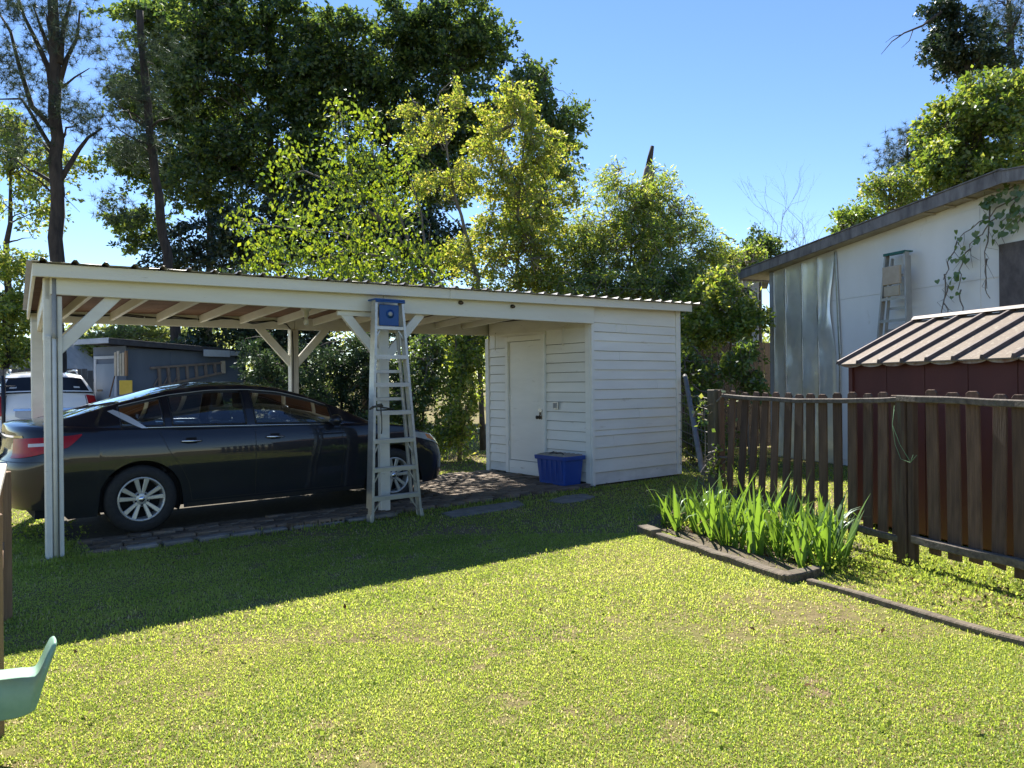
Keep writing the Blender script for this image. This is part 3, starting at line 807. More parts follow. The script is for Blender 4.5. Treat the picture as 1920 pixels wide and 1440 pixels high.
class Car:
    def __init__(s, root, p):
        s.root, s.p = root, p
        xr, xf, hw = p['xr'], p['xf'], p['hw']
        Lr, Lf, e = p['Lr'], p['Lf'], p['pw']
        X, f, d, sg = [], [], [], []
        for k in range(14):
            a_ = R(90 * k / 14); c_, s_ = math.cos(a_) ** (2 / e), math.sin(a_) ** (2 / e)
            X.append(xr + Lr - Lr * c_); f.append(s_); d.append(c_); sg.append(1)
        xs = np.linspace(xr + Lr, xf - Lf, 150)
        for x_ in xs: X.append(x_); f.append(1); d.append(0); sg.append(1 if x_ < 1 else -1)
        for k in range(14):
            a_ = R(90 * (k + 1) / 14); c_, s_ = math.cos(a_) ** (2 / e), math.sin(a_) ** (2 / e)
            X.append(xf - Lf + Lf * s_ if False else xf - Lf + Lf * (math.sin(a_) ** (2 / e))); f.append(math.cos(a_) ** (2 / e) if k < 13 else 0.0); d.append(math.sin(a_) ** (2 / e)); sg.append(-1)
        s.X, s.f, s.d, s.sg = map(np.array, (X, f, d, sg))
        s.n = len(X)
        s.qs = np.arange(s.n)

    def pt(s, q, z, off=0.0):
        p = s.p
        X = np.interp(q, s.qs, s.X); f = np.interp(q, s.qs, s.f); d = np.interp(q, s.qs, s.d)
        sg = np.where(X < 1, 1, -1)
        sh_ = np.where(sg > 0, p['er'](z), -p['ef'](z))
        x = X + sh_ * d - sg * off * d
        y = f * (p['hw'] * p['w'](z) + off)
        return x, y

    def zb(s, X):
        p = s.p; z = np.full_like(np.asarray(X, float), p['sill'])
        z = np.where(X < p['xr'] + 0.45, p['zrb'], z); z = np.where(X > p['xf'] - 0.55, p['zfb'], z)
        for xa in (0, p['wb']):
            r = p['ar']; dx = np.abs(X - xa)
            z = np.where(dx < r, np.maximum(z, p['R'] + np.sqrt(np.maximum(r * r - dx * dx, 0))), z)
        return z

    def qx(s, X):    # straight-side column for an X
        return np.interp(X, s.X[14:164], s.qs[14:164])

    def sym(s, name, v, f, mat, parent, smooth=True, side=0):
        """side -1: right (y<0) only, 1: left only, 0: both in one mesh"""
        v = np.array(v); vs, fs = [], []
        for sd in ((-1, 1) if side == 0 else (side,)):
            b_ = len(vs)
            vs += [(a_[0], a_[1] * sd, a_[2]) for a_ in v]
            fs += [tuple(b_ + i for i in (ff if sd < 0 else ff[::-1])) for ff in f]
        return pyd(name, vs, fs, mat, parent, smooth)

    def body(s, mat):
        p = s.p; nv = 16
        zt = p['zt'](s.X); zb = s.zb(s.X)
        v = []
        for i in range(s.n):
            z = zb[i] + (zt[i] - zb[i]) * np.linspace(0, 1, nv)
            x, y = s.pt(i, z)
            v += list(zip(x, y, z))
        f = grid_faces(s.n, nv)
        base = len(v)
        nc = 10; top_ = []
        for i in range(s.n):
            x, y = s.pt(i, zt[i]); cr = p['crown'](s.X[i])
            for k in range(nc):
                c_ = 1 - k / (nc - 1)
                top_.append((float(x), float(y) * c_, float(zt[i] + cr * (1 - c_ ** 2.6))))
        f2 = grid_faces(s.n, nc, base)
        o = s.sym('body', v + top_, f + f2, mat, s.root)
        bm = bmesh.new(); bm.from_mesh(o.data)
        bmesh.ops.remove_doubles(bm, verts=list(bm.verts), dist=0.0008)
        bmesh.ops.recalc_face_normals(bm, faces=list(bm.faces)); bm.to_mesh(o.data); bm.free()
        s.body_o = o
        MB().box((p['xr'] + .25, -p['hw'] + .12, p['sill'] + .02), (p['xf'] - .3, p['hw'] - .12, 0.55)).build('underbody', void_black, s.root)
        return o

    def patch(s, name, xlo, xhi, z0, z1, off, mat, parent, side=-1, n=16, m_=10, edge=True):
        v = []
        for j in range(m_):
            z = z0 + (z1 - z0) * j / (m_ - 1)
            for i in range(n):
                X = xlo(z) + (xhi(z) - xlo(z)) * i / (n - 1)
                zz_ = max(z, float(s.zb(np.array(X))) + 0.004)
                x, y = s.pt(s.qx(X), zz_, off)
                v.append((float(x), float(y), zz_))
        return s.sym(name, v, grid_faces(m_, n), mat, parent, True, side)

    def patch_q(s, name, q0, q1, zlo, zhi, off, mat, parent, side=-1, n=24, m_=8):
        v = []
        for i in range(n):
            q = q0 + (q1 - q0) * i / (n - 1); u = i / (n - 1)
            for j in range(m_):
                z = zlo(u) + (zhi(u) - zlo(u)) * j / (m_ - 1)
                x, y = s.pt(q, z, off * math.sin(math.pi * min(max(u, .04), .96)) ** .3)
                v.append((float(x), float(y), z))
        return s.sym(name, v, grid_faces(n, m_), mat, parent, True, side)

    def gh(s, x, v, off=0.0):
        """greenhouse side point: v 0 belt .. 1 rail"""
        p = s.p
        zb_, zr_ = p['belt'](x), p['rail'](x)
        yb, yr = p['yb'](x), p['yr'](x)
        z = zb_ + (zr_ - zb_) * v
        y = yb + (yr - yb) * (v ** 1.35)
        return (x, y + off, z)

    def top(s, x, c, off=0.0):
        p = s.p
        return (x, p['yr'](x) * c, p['rail'](x) + p['gcrown'](x) * (1 - abs(c) ** 2.4) + off)

    def greenhouse(s, mat, glass, panes, wind, back, vlo=0.08, vhi=0.86, side_names=True):
        p = s.p
        xs = sorted(set([round(float(a_), 4) for a_ in np.linspace(p['g0'], p['g1'], 60)] + [q for pr in panes for q in pr] + list(wind) + list(back)))
        vs_ = [0, vlo, .2, .35, .5, .65, .78, vhi, .93, 1.0]
        inpane = lambda a_, b_: any(a_ >= q0 - 1e-6 and b_ <= q1 + 1e-6 for q0, q1 in panes)
        v = [s.gh(x, vv) for x in xs for vv in vs_]
        m_ = len(vs_); f = []
        for i in range(len(xs) - 1):
            for j in range(m_ - 1):
                if inpane(xs[i], xs[i + 1]) and vs_[j] >= vlo - 1e-6 and vs_[j + 1] <= vhi + 1e-6: continue
                a_ = i * m_ + j; f.append((a_, a_ + 1, a_ + m_ + 1, a_ + m_))
        base = len(v)
        cs = [1, .93, .8, .6, .4, .2, 0]
        for x in xs:
            for c_ in cs: v.append(s.top(x, c_))
        k_ = len(cs)
        for i in range(len(xs) - 1):
            for j in range(k_ - 1):
                g_ = (wind[0] <= xs[i] and xs[i + 1] <= wind[1]) or (back[0] <= xs[i] and xs[i + 1] <= back[1])
                if g_ and j >= 1: continue
                a_ = base + i * k_ + j; f.append((a_, a_ + 1, a_ + k_ + 1, a_ + k_))
        o = s.sym('roof_shell', v, f, mat, s.root)
        bm = bmesh.new(); bm.from_mesh(o.data); bmesh.ops.remove_doubles(bm, verts=list(bm.verts), dist=0.0008)
        bmesh.ops.recalc_face_normals(bm, faces=list(bm.faces)); bm.to_mesh(o.data); bm.free()
        for sd in (-1, 1):
            for q0, q1 in panes:
                xx = np.linspace(q0, q1, 12); vv = np.linspace(vlo, vhi, 8)
                pts_ = [s.gh(x, w_, -0.006) for x in xx for w_ in vv]
                s.sym('window', pts_, grid_faces(12, 8), glass, s.root, True, sd)
                loop = [s.gh(x, vlo, 0.001) for x in xx] + [s.gh(q1, w_, 0.001) for w_ in vv] + [s.gh(x, vhi, 0.001) for x in xx[::-1]] + [s.gh(q0, w_, 0.001) for w_ in vv[::-1]]
                MB().tube([(a_[0], a_[1] * sd, a_[2]) for a_ in loop] + [(loop[0][0], loop[0][1] * sd, loop[0][2])], 0.009, 5).build('window_seal', black_trim, s.root)
        for nm, (q0, q1) in (('windscreen', wind), ('rear_window', back)):
            xx = np.linspace(q0, q1, 16); cc = np.linspace(-.93, .93, 15)
            pts_ = [s.top(x, c_, -0.004) for x in xx for c_ in cc]
            pyd(nm, pts_, grid_faces(16, 15), glass, s.root, True)

    def wheel(s, xa, sd, spokes=True):
        p = s.p; R_ = p['R']; rr = p['rim']; hw = p['hw']
        w = bpy.data.objects.new('wheel', None); link(w, s.root); w.empty_display_size = .1
        w.location = (xa, sd * (hw - 0.115), R_)
        w.rotation_euler = (0, 0, 0 if sd > 0 else math.pi)
        tw = 0.205
        prof = [(rr, -tw / 2 + .01), (rr + .035, -tw / 2), (R_ - .02, -tw / 2 + .012), (R_, -tw / 2 + .04), (R_ + .001, 0), (R_, tw / 2 - .04), (R_ - .02, tw / 2 - .012), (rr + .035, tw / 2), (rr + 0.006, tw / 2 - .01), (rr, tw / 2 - .02)]
        MB().lathe(prof, 48, axis='y').build('tyre', rubber, w, 0, True)
        MB().lathe([(rr + .004, tw / 2 - .016), (rr - .002, tw / 2 - .004), (rr - .014, tw / 2 - .006), (rr - .022, tw / 2 - .03), (rr - .03, -tw / 2 + .02)], 48, axis='y').build('rim', silver_wheel, w, 0, True)
        MB().lathe([(0, 0.0), (rr - .02, 0.0)], 32, axis='y', M=Matrix.Translation((0, -0.01, 0))).build('void_disc', void_black, w)  # black disc standing in for the shade behind the spokes
        if spokes:
            for k in range(5):
                for dd in (-0.21, 0.21):
                    a_ = 2 * math.pi * k / 5 + math.pi / 2 + dd
                    a2 = 2 * math.pi * k / 5 + math.pi / 2 + dd * 1.18
                    i_ = Vector((math.cos(a_) * 0.045, tw / 2 - .030, math.sin(a_) * 0.045)); o_ = Vector((math.cos(a2) * (rr - .012), tw / 2 - .016, math.sin(a2) * (rr - .012)))
                    MB().bar(i_, o_, 0.030, 0.028, (0, 1, 0), 0.046, 0.022).build('spoke', silver_wheel, w, 0.005)
            MB().lathe([(0, tw / 2 - .012), (.045, tw / 2 - .013), (.074, tw / 2 - .022), (.078, tw / 2 - .045)], 28, axis='y').build('hub', silver_wheel, w, 0, True)
            MB().lathe([(.0, tw / 2 - .006), (.026, tw / 2 - .006), (.029, tw / 2 - .012)], 20, axis='y').build('centre_cap', chrome, w, 0)
            for k in range(5):
                a_ = 2 * math.pi * (k + .5) / 5 + math.pi / 2
                MB().lathe([(0, tw / 2 - .008), (.0085, tw / 2 - .008), (.0105, tw / 2 - .022)], 8, axis='y', M=Matrix.Translation((math.cos(a_) * .056, 0, math.sin(a_) * .056))).build('lug_nut', black_trim, w, 0)
        lin = MB()
        lin.lathe([(p['ar'] - .004, -0.18), (p['ar'] - .004, 0.075), ], 32, axis='y')
        lin.lathe([(0, -0.18), (p['ar'], -0.18)], 24, axis='y')
        bmesh.ops.delete(lin.bm, geom=[v_ for v_ in lin.bm.verts if v_.co.z < -0.16], context='VERTS')
        lin.build('arch_liner', void_black, w)
        return w

    def seat(s, x, y, w, z=0.62, h=1.12, head=True):
        st = bpy.data.objects.new('seat', None); link(st, s.root); st.location = (x, y, 0)
        MB().bar((-.02, 0, z - .12), (-.22, 0, h), 0.14, w, (0, 1, 0), .10, w * .85).build('backrest', seat_cloth, st, 0.03, True, 2)
        MB().box((-.05, -w / 2, z - .22), (.45, w / 2, z - .08)).build('cushion', seat_cloth, st, 0.03, True, 2)
        if head:
            MB().bar((-.235, 0, h + .05), (-.26, 0, h + .22), 0.09, 0.25, (0, 1, 0), .07, .22).build('headrest', seat_cloth, st, 0.03, True, 2)


# black sedan
sed = thing('sedan_car', 'dark glossy sedan parked in the shade under the white carport', 'car', ST(0.80, 1.285, 0.045), ANG)
ps = dict(xr=-1.12, xf=3.745, hw=0.905, Lr=0.50, Lf=0.78, pw=2.7, wb=2.775, R=0.325, rim=0.213, ar=0.375, sill=0.20, zrb=0.30, zfb=0.20,
          w=smooth_ip([(0, .93), (.22, .95), (.34, .965), (.46, .975), (.62, .995), (.74, 1.0), (.84, .992), (.92, .972), (1.0, .93), (1.1, .87)]),
          er=smooth_ip([(0, .16), (.25, .10), (.36, .04), (.5, 0), (.72, .02), (.80, .07), (.95, .085), (1.02, .07), (1.1, .10)]),
          ef=smooth_ip([(0, .14), (.2, .06), (.3, .0), (.5, .0), (.62, .05), (.72, .13), (.85, .3), (1.0, .5)]),
          zt=smooth_ip([(-1.2, 1.035), (-1.0, 1.055), (-.6, 1.035), (0, 1.01), (1, .985), (2.1, .965), (2.5, .955), (3.0, .895), (3.4, .82), (3.62, .74), (3.75, .66)]),
          crown=smooth_ip([(-1.2, .01), (-1.05, .04), (-.7, .07), (0, .06), (2.3, .05), (2.6, .06), (3.2, .07), (3.6, .05), (3.75, .02)]),
          g0=-0.80, g1=2.56,
          belt=smooth_ip([(-.8, 1.03), (0, 1.005), (1, .98), (2.1, .96), (2.6, .945)]),
          rail=smooth_ip([(-.8, 1.07), (-.5, 1.145), (-.1, 1.265), (.3, 1.365), (.7, 1.415), (1.1, 1.42), (1.45, 1.385), (1.8, 1.29), (2.15, 1.15), (2.56, .965)]),
          yb=smooth_ip([(-.8, .74), (-.3, .815), (.2, .85), (1, .855), (1.8, .845), (2.56, .80)]),
          yr=smooth_ip([(-.8, .62), (-.3, .60), (.2, .585), (1, .585), (1.6, .60), (2.1, .655), (2.56, .74)]),
          gcrown=smooth_ip([(-.8, .02), (0, .035), (.8, .05), (1.5, .045), (2.56, .05)]))
C1 = Car(sed, ps)
C1.body(car_black)
C1.greenhouse(car_black, car_glass, [(-.16, .22), (.30, 1.03), (1.13, 2.02)], (1.56, 2.52), (-.72, .34))
for xa in (0, 2.775):
    for sd in (-1, 1): C1.wheel(xa, sd)
blt = ps['belt']
# door panels sit a few millimetres proud, with dark gaps around them
rear_lo = lambda z: np.interp(z, [.27, .45, .62, .8, 1.0], [.47, .44, .36, .24, .16])
for sd in (-1, 1):
    C1.patch('door_gap', lambda z: rear_lo(z) - .006, lambda z: 2.13 - .10 * abs(z - .65), .262, .972, .0012, black_trim, sed, sd, 40, 14)
    dr = C1.patch('door', rear_lo, lambda z: 1.105, .27, .972, .0035, car_black, sed, sd, 20, 16)
    df = C1.patch('door', lambda z: 1.113, lambda z: 2.12 - .10 * abs(z - .65), .27, .965, .0035, car_black, sed, sd, 20, 16)
    for dd, x0 in ((dr, .36), (df, 1.22)):
        pr = []
        for k in range(9):
            X = x0 + .20 * k / 8
            x_, y_ = C1.pt(C1.qx(X), 0.865, 0.012 + 0.028 * math.sin(math.pi * min(k + .4, 7.7) / 8.2))
            pr.append((float(x_), sd * float(y_), 0.868 - .006 * k / 8))
        MB().tube(pr, [.010, .014, .015, .0145, .0135, .012, .0105, .009, .006], 8).build('handle', chrome, dd)
        C1.patch('handle_recess', lambda z: x0 + .05, lambda z: x0 + .15, .84, .90, .0048, void_black, dd, sd, 5, 5)
    # belt chrome and hockey-stick trim
    xx = np.linspace(.02, 2.2, 30)
    MB().tube([(x, sd * (C1.gh(x, .035)[1] + .002), C1.gh(x, .035)[2]) for x in xx], .007, 6).build('belt_trim', chrome, sed)
    hk = []
    for k in range(9):
        q = k / 8; vv = .02 + .80 * q ** 1.1; xa_ = .05 - .27 * q ** .9; wd = .035 + .055 * math.sin(math.pi * min(q * .8 + .1, 1))
        for e_ in (-wd * .5, wd * .5):
            a_ = C1.gh(xa_ + e_ - .01, vv, .013); hk.append((a_[0], a_[1] * sd, a_[2]))
    pyd('quarter_trim', hk, grid_faces(9, 2), satin, sed, True)
    xx = np.linspace(-.15, 2.0, 30)
    MB().tube([(x, sd * (C1.gh(x, .90)[1] + .003), C1.gh(x, .90)[2]) for x in xx], .005, 6).build('window_trim', steel, sed)
    # lamps
    tl = C1.patch_q('tail_lamp', 4.5, float(C1.qx(-.50)), lambda u: .77 + .20 * u ** 1.8, lambda u: .945 + .035 * u, .012, tail_red, sed, sd)
    C1.patch_q('lens_or_glint', 8.0, 12.0, lambda u: .875 + .01 * u, lambda u: .905 + .008 * u, .0165, tail_pale, tl, sd, 10, 4)  # pale strip painted on as the white highlight of the tail lamp
    hl = C1.patch_q('headlamp', float(C1.qx(2.93)) + 2, 172.0, lambda u: .775 - .17 * u, lambda u: .84 - .075 * u, .010, lamp_lens, sed, sd)
    C1.patch_q('indicator', float(C1.qx(2.95)) + 4, 169.0, lambda u: .745 - .05 * u, lambda u: .80 - .03 * u, .018, amber, hl, sd, 10, 4)
    # mirror
    mi = MB(); mi.lathe([(0.0, -.10), (.05, -.085), (.075, -.03), (.078, .03), (.055, .085), (0, .10)], 14, axis='y')
    o = mi.build('door_mirror', car_black, sed, 0, True); o.location = (2.0, sd * .95, 1.02); o.scale = (.75, 1.0, .85)
    C1.patch('sill_trim', lambda z: .42, lambda z: 2.36, .205, .245, .006, black_trim, sed, sd, 20, 3)
C1.seat(1.35, .38, .5); C1.seat(1.35, -.38, .5); C1.seat(.35, .38, .6, .62, 1.08); C1.seat(.35, -.38, .6, .62, 1.08)
MB().box((2.0, -.7, .78), (2.4, .7, .96)).build('dashboard', seat_cloth, sed, .04)
MB().lathe([(.17, -.012), (.185, 0), (.17, .012), (.158, 0)], 24, axis='x', M=Matrix.Translation((1.95, .38, .98)), closed=True).build('steering_wheel', black_trim, sed)
C1.patch_q('rear_bumper_gap', 0, 16, lambda u: .735, lambda u: .742, .003, black_trim, sed, 0, 20, 2)
C1.patch_q('rear_chrome', 0, 7, lambda u: .955, lambda u: .975, .01, chrome, sed, 0, 12, 3)
MB().box((-1.10, -.16, .70), (-1.085, .16, .84)).build('number_plate', white_plastic, sed, .003)

# white SUV seen from behind
SUVY = 15.3
sp = P(92, 760, SUVY)
hd = math.atan2(0.80, -0.60)
suv = thing('suv_car', 'white sport utility vehicle with tall red tail lamps parked behind the carport', 'car', (sp.x - 0.62, sp.y + 0.80, 0.08), hd)
pv = dict(xr=-0.95, xf=3.85, hw=0.955, Lr=0.34, Lf=0.7, pw=3.1, wb=2.80, R=0.37, rim=0.25, ar=0.43, sill=0.28, zrb=0.42, zfb=0.28,
          w=smooth_ip([(0, .93), (.3, .95), (.5, .98), (.75, 1.0), (.95, .995), (1.1, .97), (1.3, .92)]),
          er=smooth_ip([(0, .1), (.35, .06), (.45, 0), (.62, .0), (.68, .07), (.9, .075), (1.1, .12), (1.25, .2)]),
          ef=smooth_ip([(0, .14), (.3, .03), (.6, .0), (.8, .08), (1.0, .3)]),
          zt=smooth_ip([(-1, 1.27), (-.6, 1.25), (.4, 1.13), (2.2, 1.06), (2.8, 1.04), (3.5, .95), (3.85, .82)]),
          crown=smooth_ip([(-1, .01), (-.6, .05), (2.4, .05), (3.85, .03)]),
          g0=-0.80, g1=2.7,
          belt=smooth_ip([(-.9, 1.27), (-.6, 1.25), (.4, 1.12), (2.7, 1.04)]),
          rail=smooth_ip([(-.8, 1.29), (-.66, 1.44), (-.52, 1.59), (-.40, 1.645), (0.1, 1.69), (.8, 1.71), (1.3, 1.68), (1.7, 1.58), (2.7, 1.05)], 400, 4),
          yb=smooth_ip([(-.8, .86), (0, .90), (1.6, .88), (2.7, .82)]),
          yr=smooth_ip([(-.8, .84), (-.66, .77), (-.5, .68), (0, .64), (1.4, .62), (2.7, .76)]),
          gcrown=smooth_ip([(-.8, .02), (-.4, .05), (1.0, .05), (2.7, .04)]))
C2 = Car(suv, pv)
C2.body(car_white)
C2.greenhouse(car_white, suv_glass, [(-.3, .25), (.33, 1.0), (1.1, 1.9)], (1.75, 2.66), (-.78, -.53))
for xa in (0, 2.8):
    for sd in (-1, 1): C2.wheel(xa, sd)
for sd in (-1, 1):
    C2.patch_q('tail_lamp', 6.9, 11.6, lambda u: .76, lambda u: 1.235 - .03 * u, .012, tail_red, suv, sd, 10, 8)
    C2.patch_q('lens_or_glint', 7.1, 11.3, lambda u: .765, lambda u: .82, .018, tail_pale, suv, sd, 8, 3)
    MB().tube([(-.35, sd * .60, 1.69), (-.25, sd * .60, 1.755), (0.2, sd * .59, 1.77), (1.2, sd * .58, 1.77), (1.35, sd * .58, 1.72)], [.012, .02, .02, .02, .012], 8).build('roof_rail', car_white, suv)
    mi = MB(); mi.lathe([(0.0, -.13), (.08, -.11), (.10, -.03), (.10, .05), (.06, .11), (0, .13)], 14, axis='y')
    o = mi.build('door_mirror', black_trim, suv, 0, True); o.location = (1.85, sd * 1.10, 1.13); o.scale = (.7, 1, .9)
    C2.patch_q('hatch_gap', 6.5, 6.75, lambda u: .66, lambda u: 1.24, .004, black_trim, suv, sd, 3, 8)
C2.patch_q('hatch_gap', 0, 6.6, lambda u: .645, lambda u: .66, .004, black_trim, suv, 0, 16, 2)
C2.patch_q('plate_recess', 0, 4.0, lambda u: .73 + .10 * max(0, u - .6) * 2, lambda u: .93, .003, surf('suv_recess', (.42, .43, .44), (.5, .51, .52), .4), suv, 0, 14, 4)
C2.patch_q('plate_chrome', 0, 4.3, lambda u: .92, lambda u: .965, .016, chrome, suv, 0, 14, 3)
MB().box((-.945, -.155, .755), (-.93, .155, .90)).build('number_plate', white_plastic, suv, .003)
C2.patch_q('badge', 5.0, 6.2, lambda u: .70, lambda u: .718, .008, steel, suv, 1, 8, 2)
C2.patch_q('lower_bumper', 0, 14.2, lambda u: .42, lambda u: .50, .004, black_trim, suv, 0, 18, 3)
for y0, w_ in ((.52, .12), (-.60, .11)):
    pts_ = [C2.top(-.735 + .03 * k, (y0 + w_ * j) / .8, .006) for k in range(2) for j in range(2)]
    pyd('window_sticker', pts_, [(0, 1, 3, 2)], white_plastic, suv)
xw = [(-.80, 0.02, 1.335), (-.79, .18, 1.325), (-.785, .28, 1.32)]
MB().tube(xw, .012, 6).build('wiper', black_trim, suv)
C2.seat(1.3, .38, .5, .8, 1.25); C2.seat(1.3, -.38, .5, .8, 1.25)

# ---------------------------------------------------------------- picket fence on the right
FO = Vector((2.28, 8.40, 0)); FD = Vector((0.297, -0.955, 0)).normalized()
FN = Vector((-FD.y, FD.x, 0))            # points away from the camera side? (to the right/back)
if FN.x < 0: FN = -FN
def FP(m_, off=0.0, z=0.0): return FO + FD * m_ + FN * off + Vector((0, 0, z))
fang = math.atan2(FD.y, FD.x)
fen = thing('picket_fence', 'old brown wooden picket fence with sagging rails beside the iris bed', 'fence', FO, fang)
def picket(m_, w, ztop, zbot, lean, off=0.02):
    mb = MB(); th = 0.018
    x0, x1 = -w / 2, w / 2; c = 0.022
    out_ = [(x0, zbot + random.uniform(-.01, .01)), (x1, zbot + random.uniform(-.01, .01)), (x1, ztop - c), (x1 - c, ztop), (x0 + c, ztop), (x0, ztop - c)]
    fr = [mb.bm.verts.new((a_, 0, b_)) for a_, b_ in out_]; bk = [mb.bm.verts.new((a_, th, b_)) for a_, b_ in out_]
    mb.bm.faces.new(fr); mb.bm.faces.new(bk[::-1])
    for k in range(6): mb.bm.faces.new((fr[k], bk[k], bk[(k + 1) % 6], fr[(k + 1) % 6]))
    o = mb.build('picket', fence_wood, fen, 0.003)
    o.location = (m_, off, 0); o.rotation_euler = (random.uniform(-.02, .02), lean, 0)
    return o
ms = [.34, .52, .70, .87, 1.03, 1.21, 1.37, 1.55, 1.72, 1.90, 2.07, 2.24, 2.41]
for i, m_ in enumerate(ms):
    ln = max(0.0, 0.10 - 0.011 * i) + random.uniform(-.012, .012)
    sag = 0.035 * math.sin(math.pi * min(m_ / 2.6, 1))
    picket(m_ - 0.9 * ln * 1.2 * 0 - 0.0 + (-1.25 * math.sin(ln)), random.uniform(.098, .112), 1.36 - sag * .7 + random.uniform(-.012, .012), 0.13 + random.uniform(-.03, .03), ln)
for i in range(17):
    m_ = 2.92 + i * 0.172
    picket(m_, random.uniform(.100, .116), 1.372 + random.uniform(-.015, .012) - .004 * i, 0.14 + random.uniform(-.03, .02), random.uniform(-.012, .012))
# rails (warped)
def warp_rail(name, pts_, h, w, mat=None):
    mb = MB(); rings = []
    for i, p_ in enumerate(pts_):
        x, y, z = p_; r_ = random.uniform(-.003, .003)
        rings.append([mb.bm.verts.new(q) for q in ((x, y - w / 2, z - h / 2 + r_), (x, y + w / 2, z - h / 2), (x, y + w / 2, z + h / 2), (x, y - w / 2, z + h / 2 + r_))])
    for a_, b_ in zip(rings, rings[1:]):
        for k in range(4): mb.bm.faces.new((a_[k], a_[(k + 1) % 4], b_[(k + 1) % 4], b_[k]))
    mb.bm.faces.new(rings[0][::-1]); mb.bm.faces.new(rings[-1])
    return mb.build(name, mat or rail_wood, fen, 0.006)
warp_rail('top_rail', [(0.18 + 2.46 * k / 12, -0.012, 1.30 - 0.032 * math.sin(math.pi * k / 12) + random.uniform(-.004, .004)) for k in range(13)], 0.042, 0.05)
warp_rail('top_rail', [(2.62 + 0.195 * k, -0.012 - .01 * math.sin(k), 1.305 - 0.003 * k + random.uniform(-.005, .005)) for k in range(18)], 0.05, 0.055)
warp_rail('bottom_rail', [(0.2 + 2.42 * k / 10, -0.015, 0.20 + random.uniform(-.006, .006)) for k in range(11)], 0.05, 0.045)
warp_rail('bottom_rail', [(2.76 + 0.17 * k, -0.02 - .012 * math.sin(k * .8), 0.225 + .0 * k + random.uniform(-.006, .006)) for k in range(19)], 0.06, 0.055)
MB().box((2.60, -0.03, -0.15), (2.70, 0.035, 1.30)).build('post', fence_wood, fen, 0.006)
MB().box((2.705, -0.015, -0.15), (2.765, 0.04, 1.31)).build('post', fence_wood, fen, 0.006)
MB().box((2.50, 0.03, 0.05), (2.595, 0.055, 1.33)).build('picket', fence_wood, fen, 0.004)
gp = thing('gate_post', 'thick square weathered timber post at the end of the picket fence', 'post', FO + FD * 0.02, fang)
MB().box((-0.075, -0.07, -0.15), (0.075, 0.07, 1.365)).build('timber', surf('post_wood', (.07, .055, .035), (.15, .12, .08), .85, 8, (4, 4, .35), .5, 18), gp, 0.008)
MB().box((0.085, -0.03, -0.1), (0.125, 0.03, 1.36)).build('strip', fence_wood, gp, 0.004)
# second row of shaded pickets/cross piece left lying behind
st_ = MB()
for ph in (0, 1.6):
    st_.tube([FP(2.62, -0.05, 1.25 - .02 * ph), FP(2.64, -0.09, 1.1), FP(2.66 + .03 * ph, -0.085, .95), FP(2.72 + .05 * ph, -0.09, .84), FP(2.8, -0.08, .82), FP(2.82 + .02 * ph, -.07, .88)], 0.0018, 5)

o = st_.build('garden_string', surf('green_string', (.10, .22, .10), (.2, .34, .18), .8)); tag(o, 'loose green string hanging from the picket fence post', 'string')

# ---------------------------------------------------------------- wire fence beside the shed
wa = ST(8.55, 0.12); wb_ = FO + Vector((-0.02, 0.05, 0))
wf = thing('wire_fence', 'rusty field wire fence strung between the white shed and the gate post', 'fence', wa)
MB().bar((0, 0, -.1), (0.02, 0, 1.55), 0.05, 0.05, (1, 0, 0)).build('post', back_fence_wood, wf, .004)
wire_rust = surf('wire', (0.12, 0.11, 0.10), (0.22, 0.20, 0.18), .6, metal=.4)
dv = wb_ - wa
for k in range(9):
    z = 0.18 + k * 0.135
    MB().tube([(dv.x * q, dv.y * q, z + .01 * math.sin(q * 9 + k)) for q in np.linspace(0.01, .98, 7)], 0.0045, 5).build('wire', wire_rust, wf)
for k in range(1, 12):
    q = k / 12
    MB().tube([(dv.x * q, dv.y * q, .17), (dv.x * q, dv.y * q, 1.27)], 0.003, 4).build('wire', wire_rust, wf)
br = MB().tube([ST(8.5, -0.06, 1.55), FO + Vector((-.12, .10, .42))], 0.034, 12).build('brace_pole', surf('pole_grey', (.12, .12, .115), (.19, .19, .18), .6))
tag(br, 'slanting grey metal pole between the shed corner and the gate post', 'pole')

# ---------------------------------------------------------------- timber-edged iris bed
def timber(name, label, a_, b_, w, h, n=9, mat=timber_wood, z0=-.02, rough=.006):
    a_, b_ = Vector(a_), Vector(b_); d_ = (b_ - a_); L = d_.length; ang = math.atan2(d_.y, d_.x)
    mb = MB(); rings = []
    for i in range(n):
        x = L * i / (n - 1); j = lambda: random.uniform(-rough, rough)
        rings.append([mb.bm.verts.new(q) for q in ((x, -w / 2 + j(), z0), (x, w / 2 + j(), z0), (x, w / 2 + j(), h + j()), (x, -w / 2 + j(), h + j()))])
    for p_, q_ in zip(rings, rings[1:]):
        for k in range(4): mb.bm.faces.new((p_[k], p_[(k + 1) % 4], q_[(k + 1) % 4], q_[k]))
    mb.bm.faces.new(rings[0][::-1]); mb.bm.faces.new(rings[-1])
    o = mb.build(name, mat, None, .008); o.location = (a_.x, a_.y, 0); o.rotation_euler = (0, 0, ang)
    return tag(o, label, 'timber')
timber('bed_timber', 'short weathered timber block at the left end of the iris bed', G(1204, 998), G(1232, 1008), .12, .075, 3)
timber('bed_timber', 'long dark landscape timber edging the iris bed', G(1236, 1010), G(1478, 1092), .085, .058, 9, rough=.007)
timber('bed_timber', 'squared timber end lying across the near corner of the iris bed', G(1470, 1092) , G(1536, 1077), .10, .062, 4, rough=.006)
timber('bed_timber', 'thin split board edging the grass right of the iris bed', G(1518, 1094), G(2120, 1270), .07, .038, 10, rough=.007)
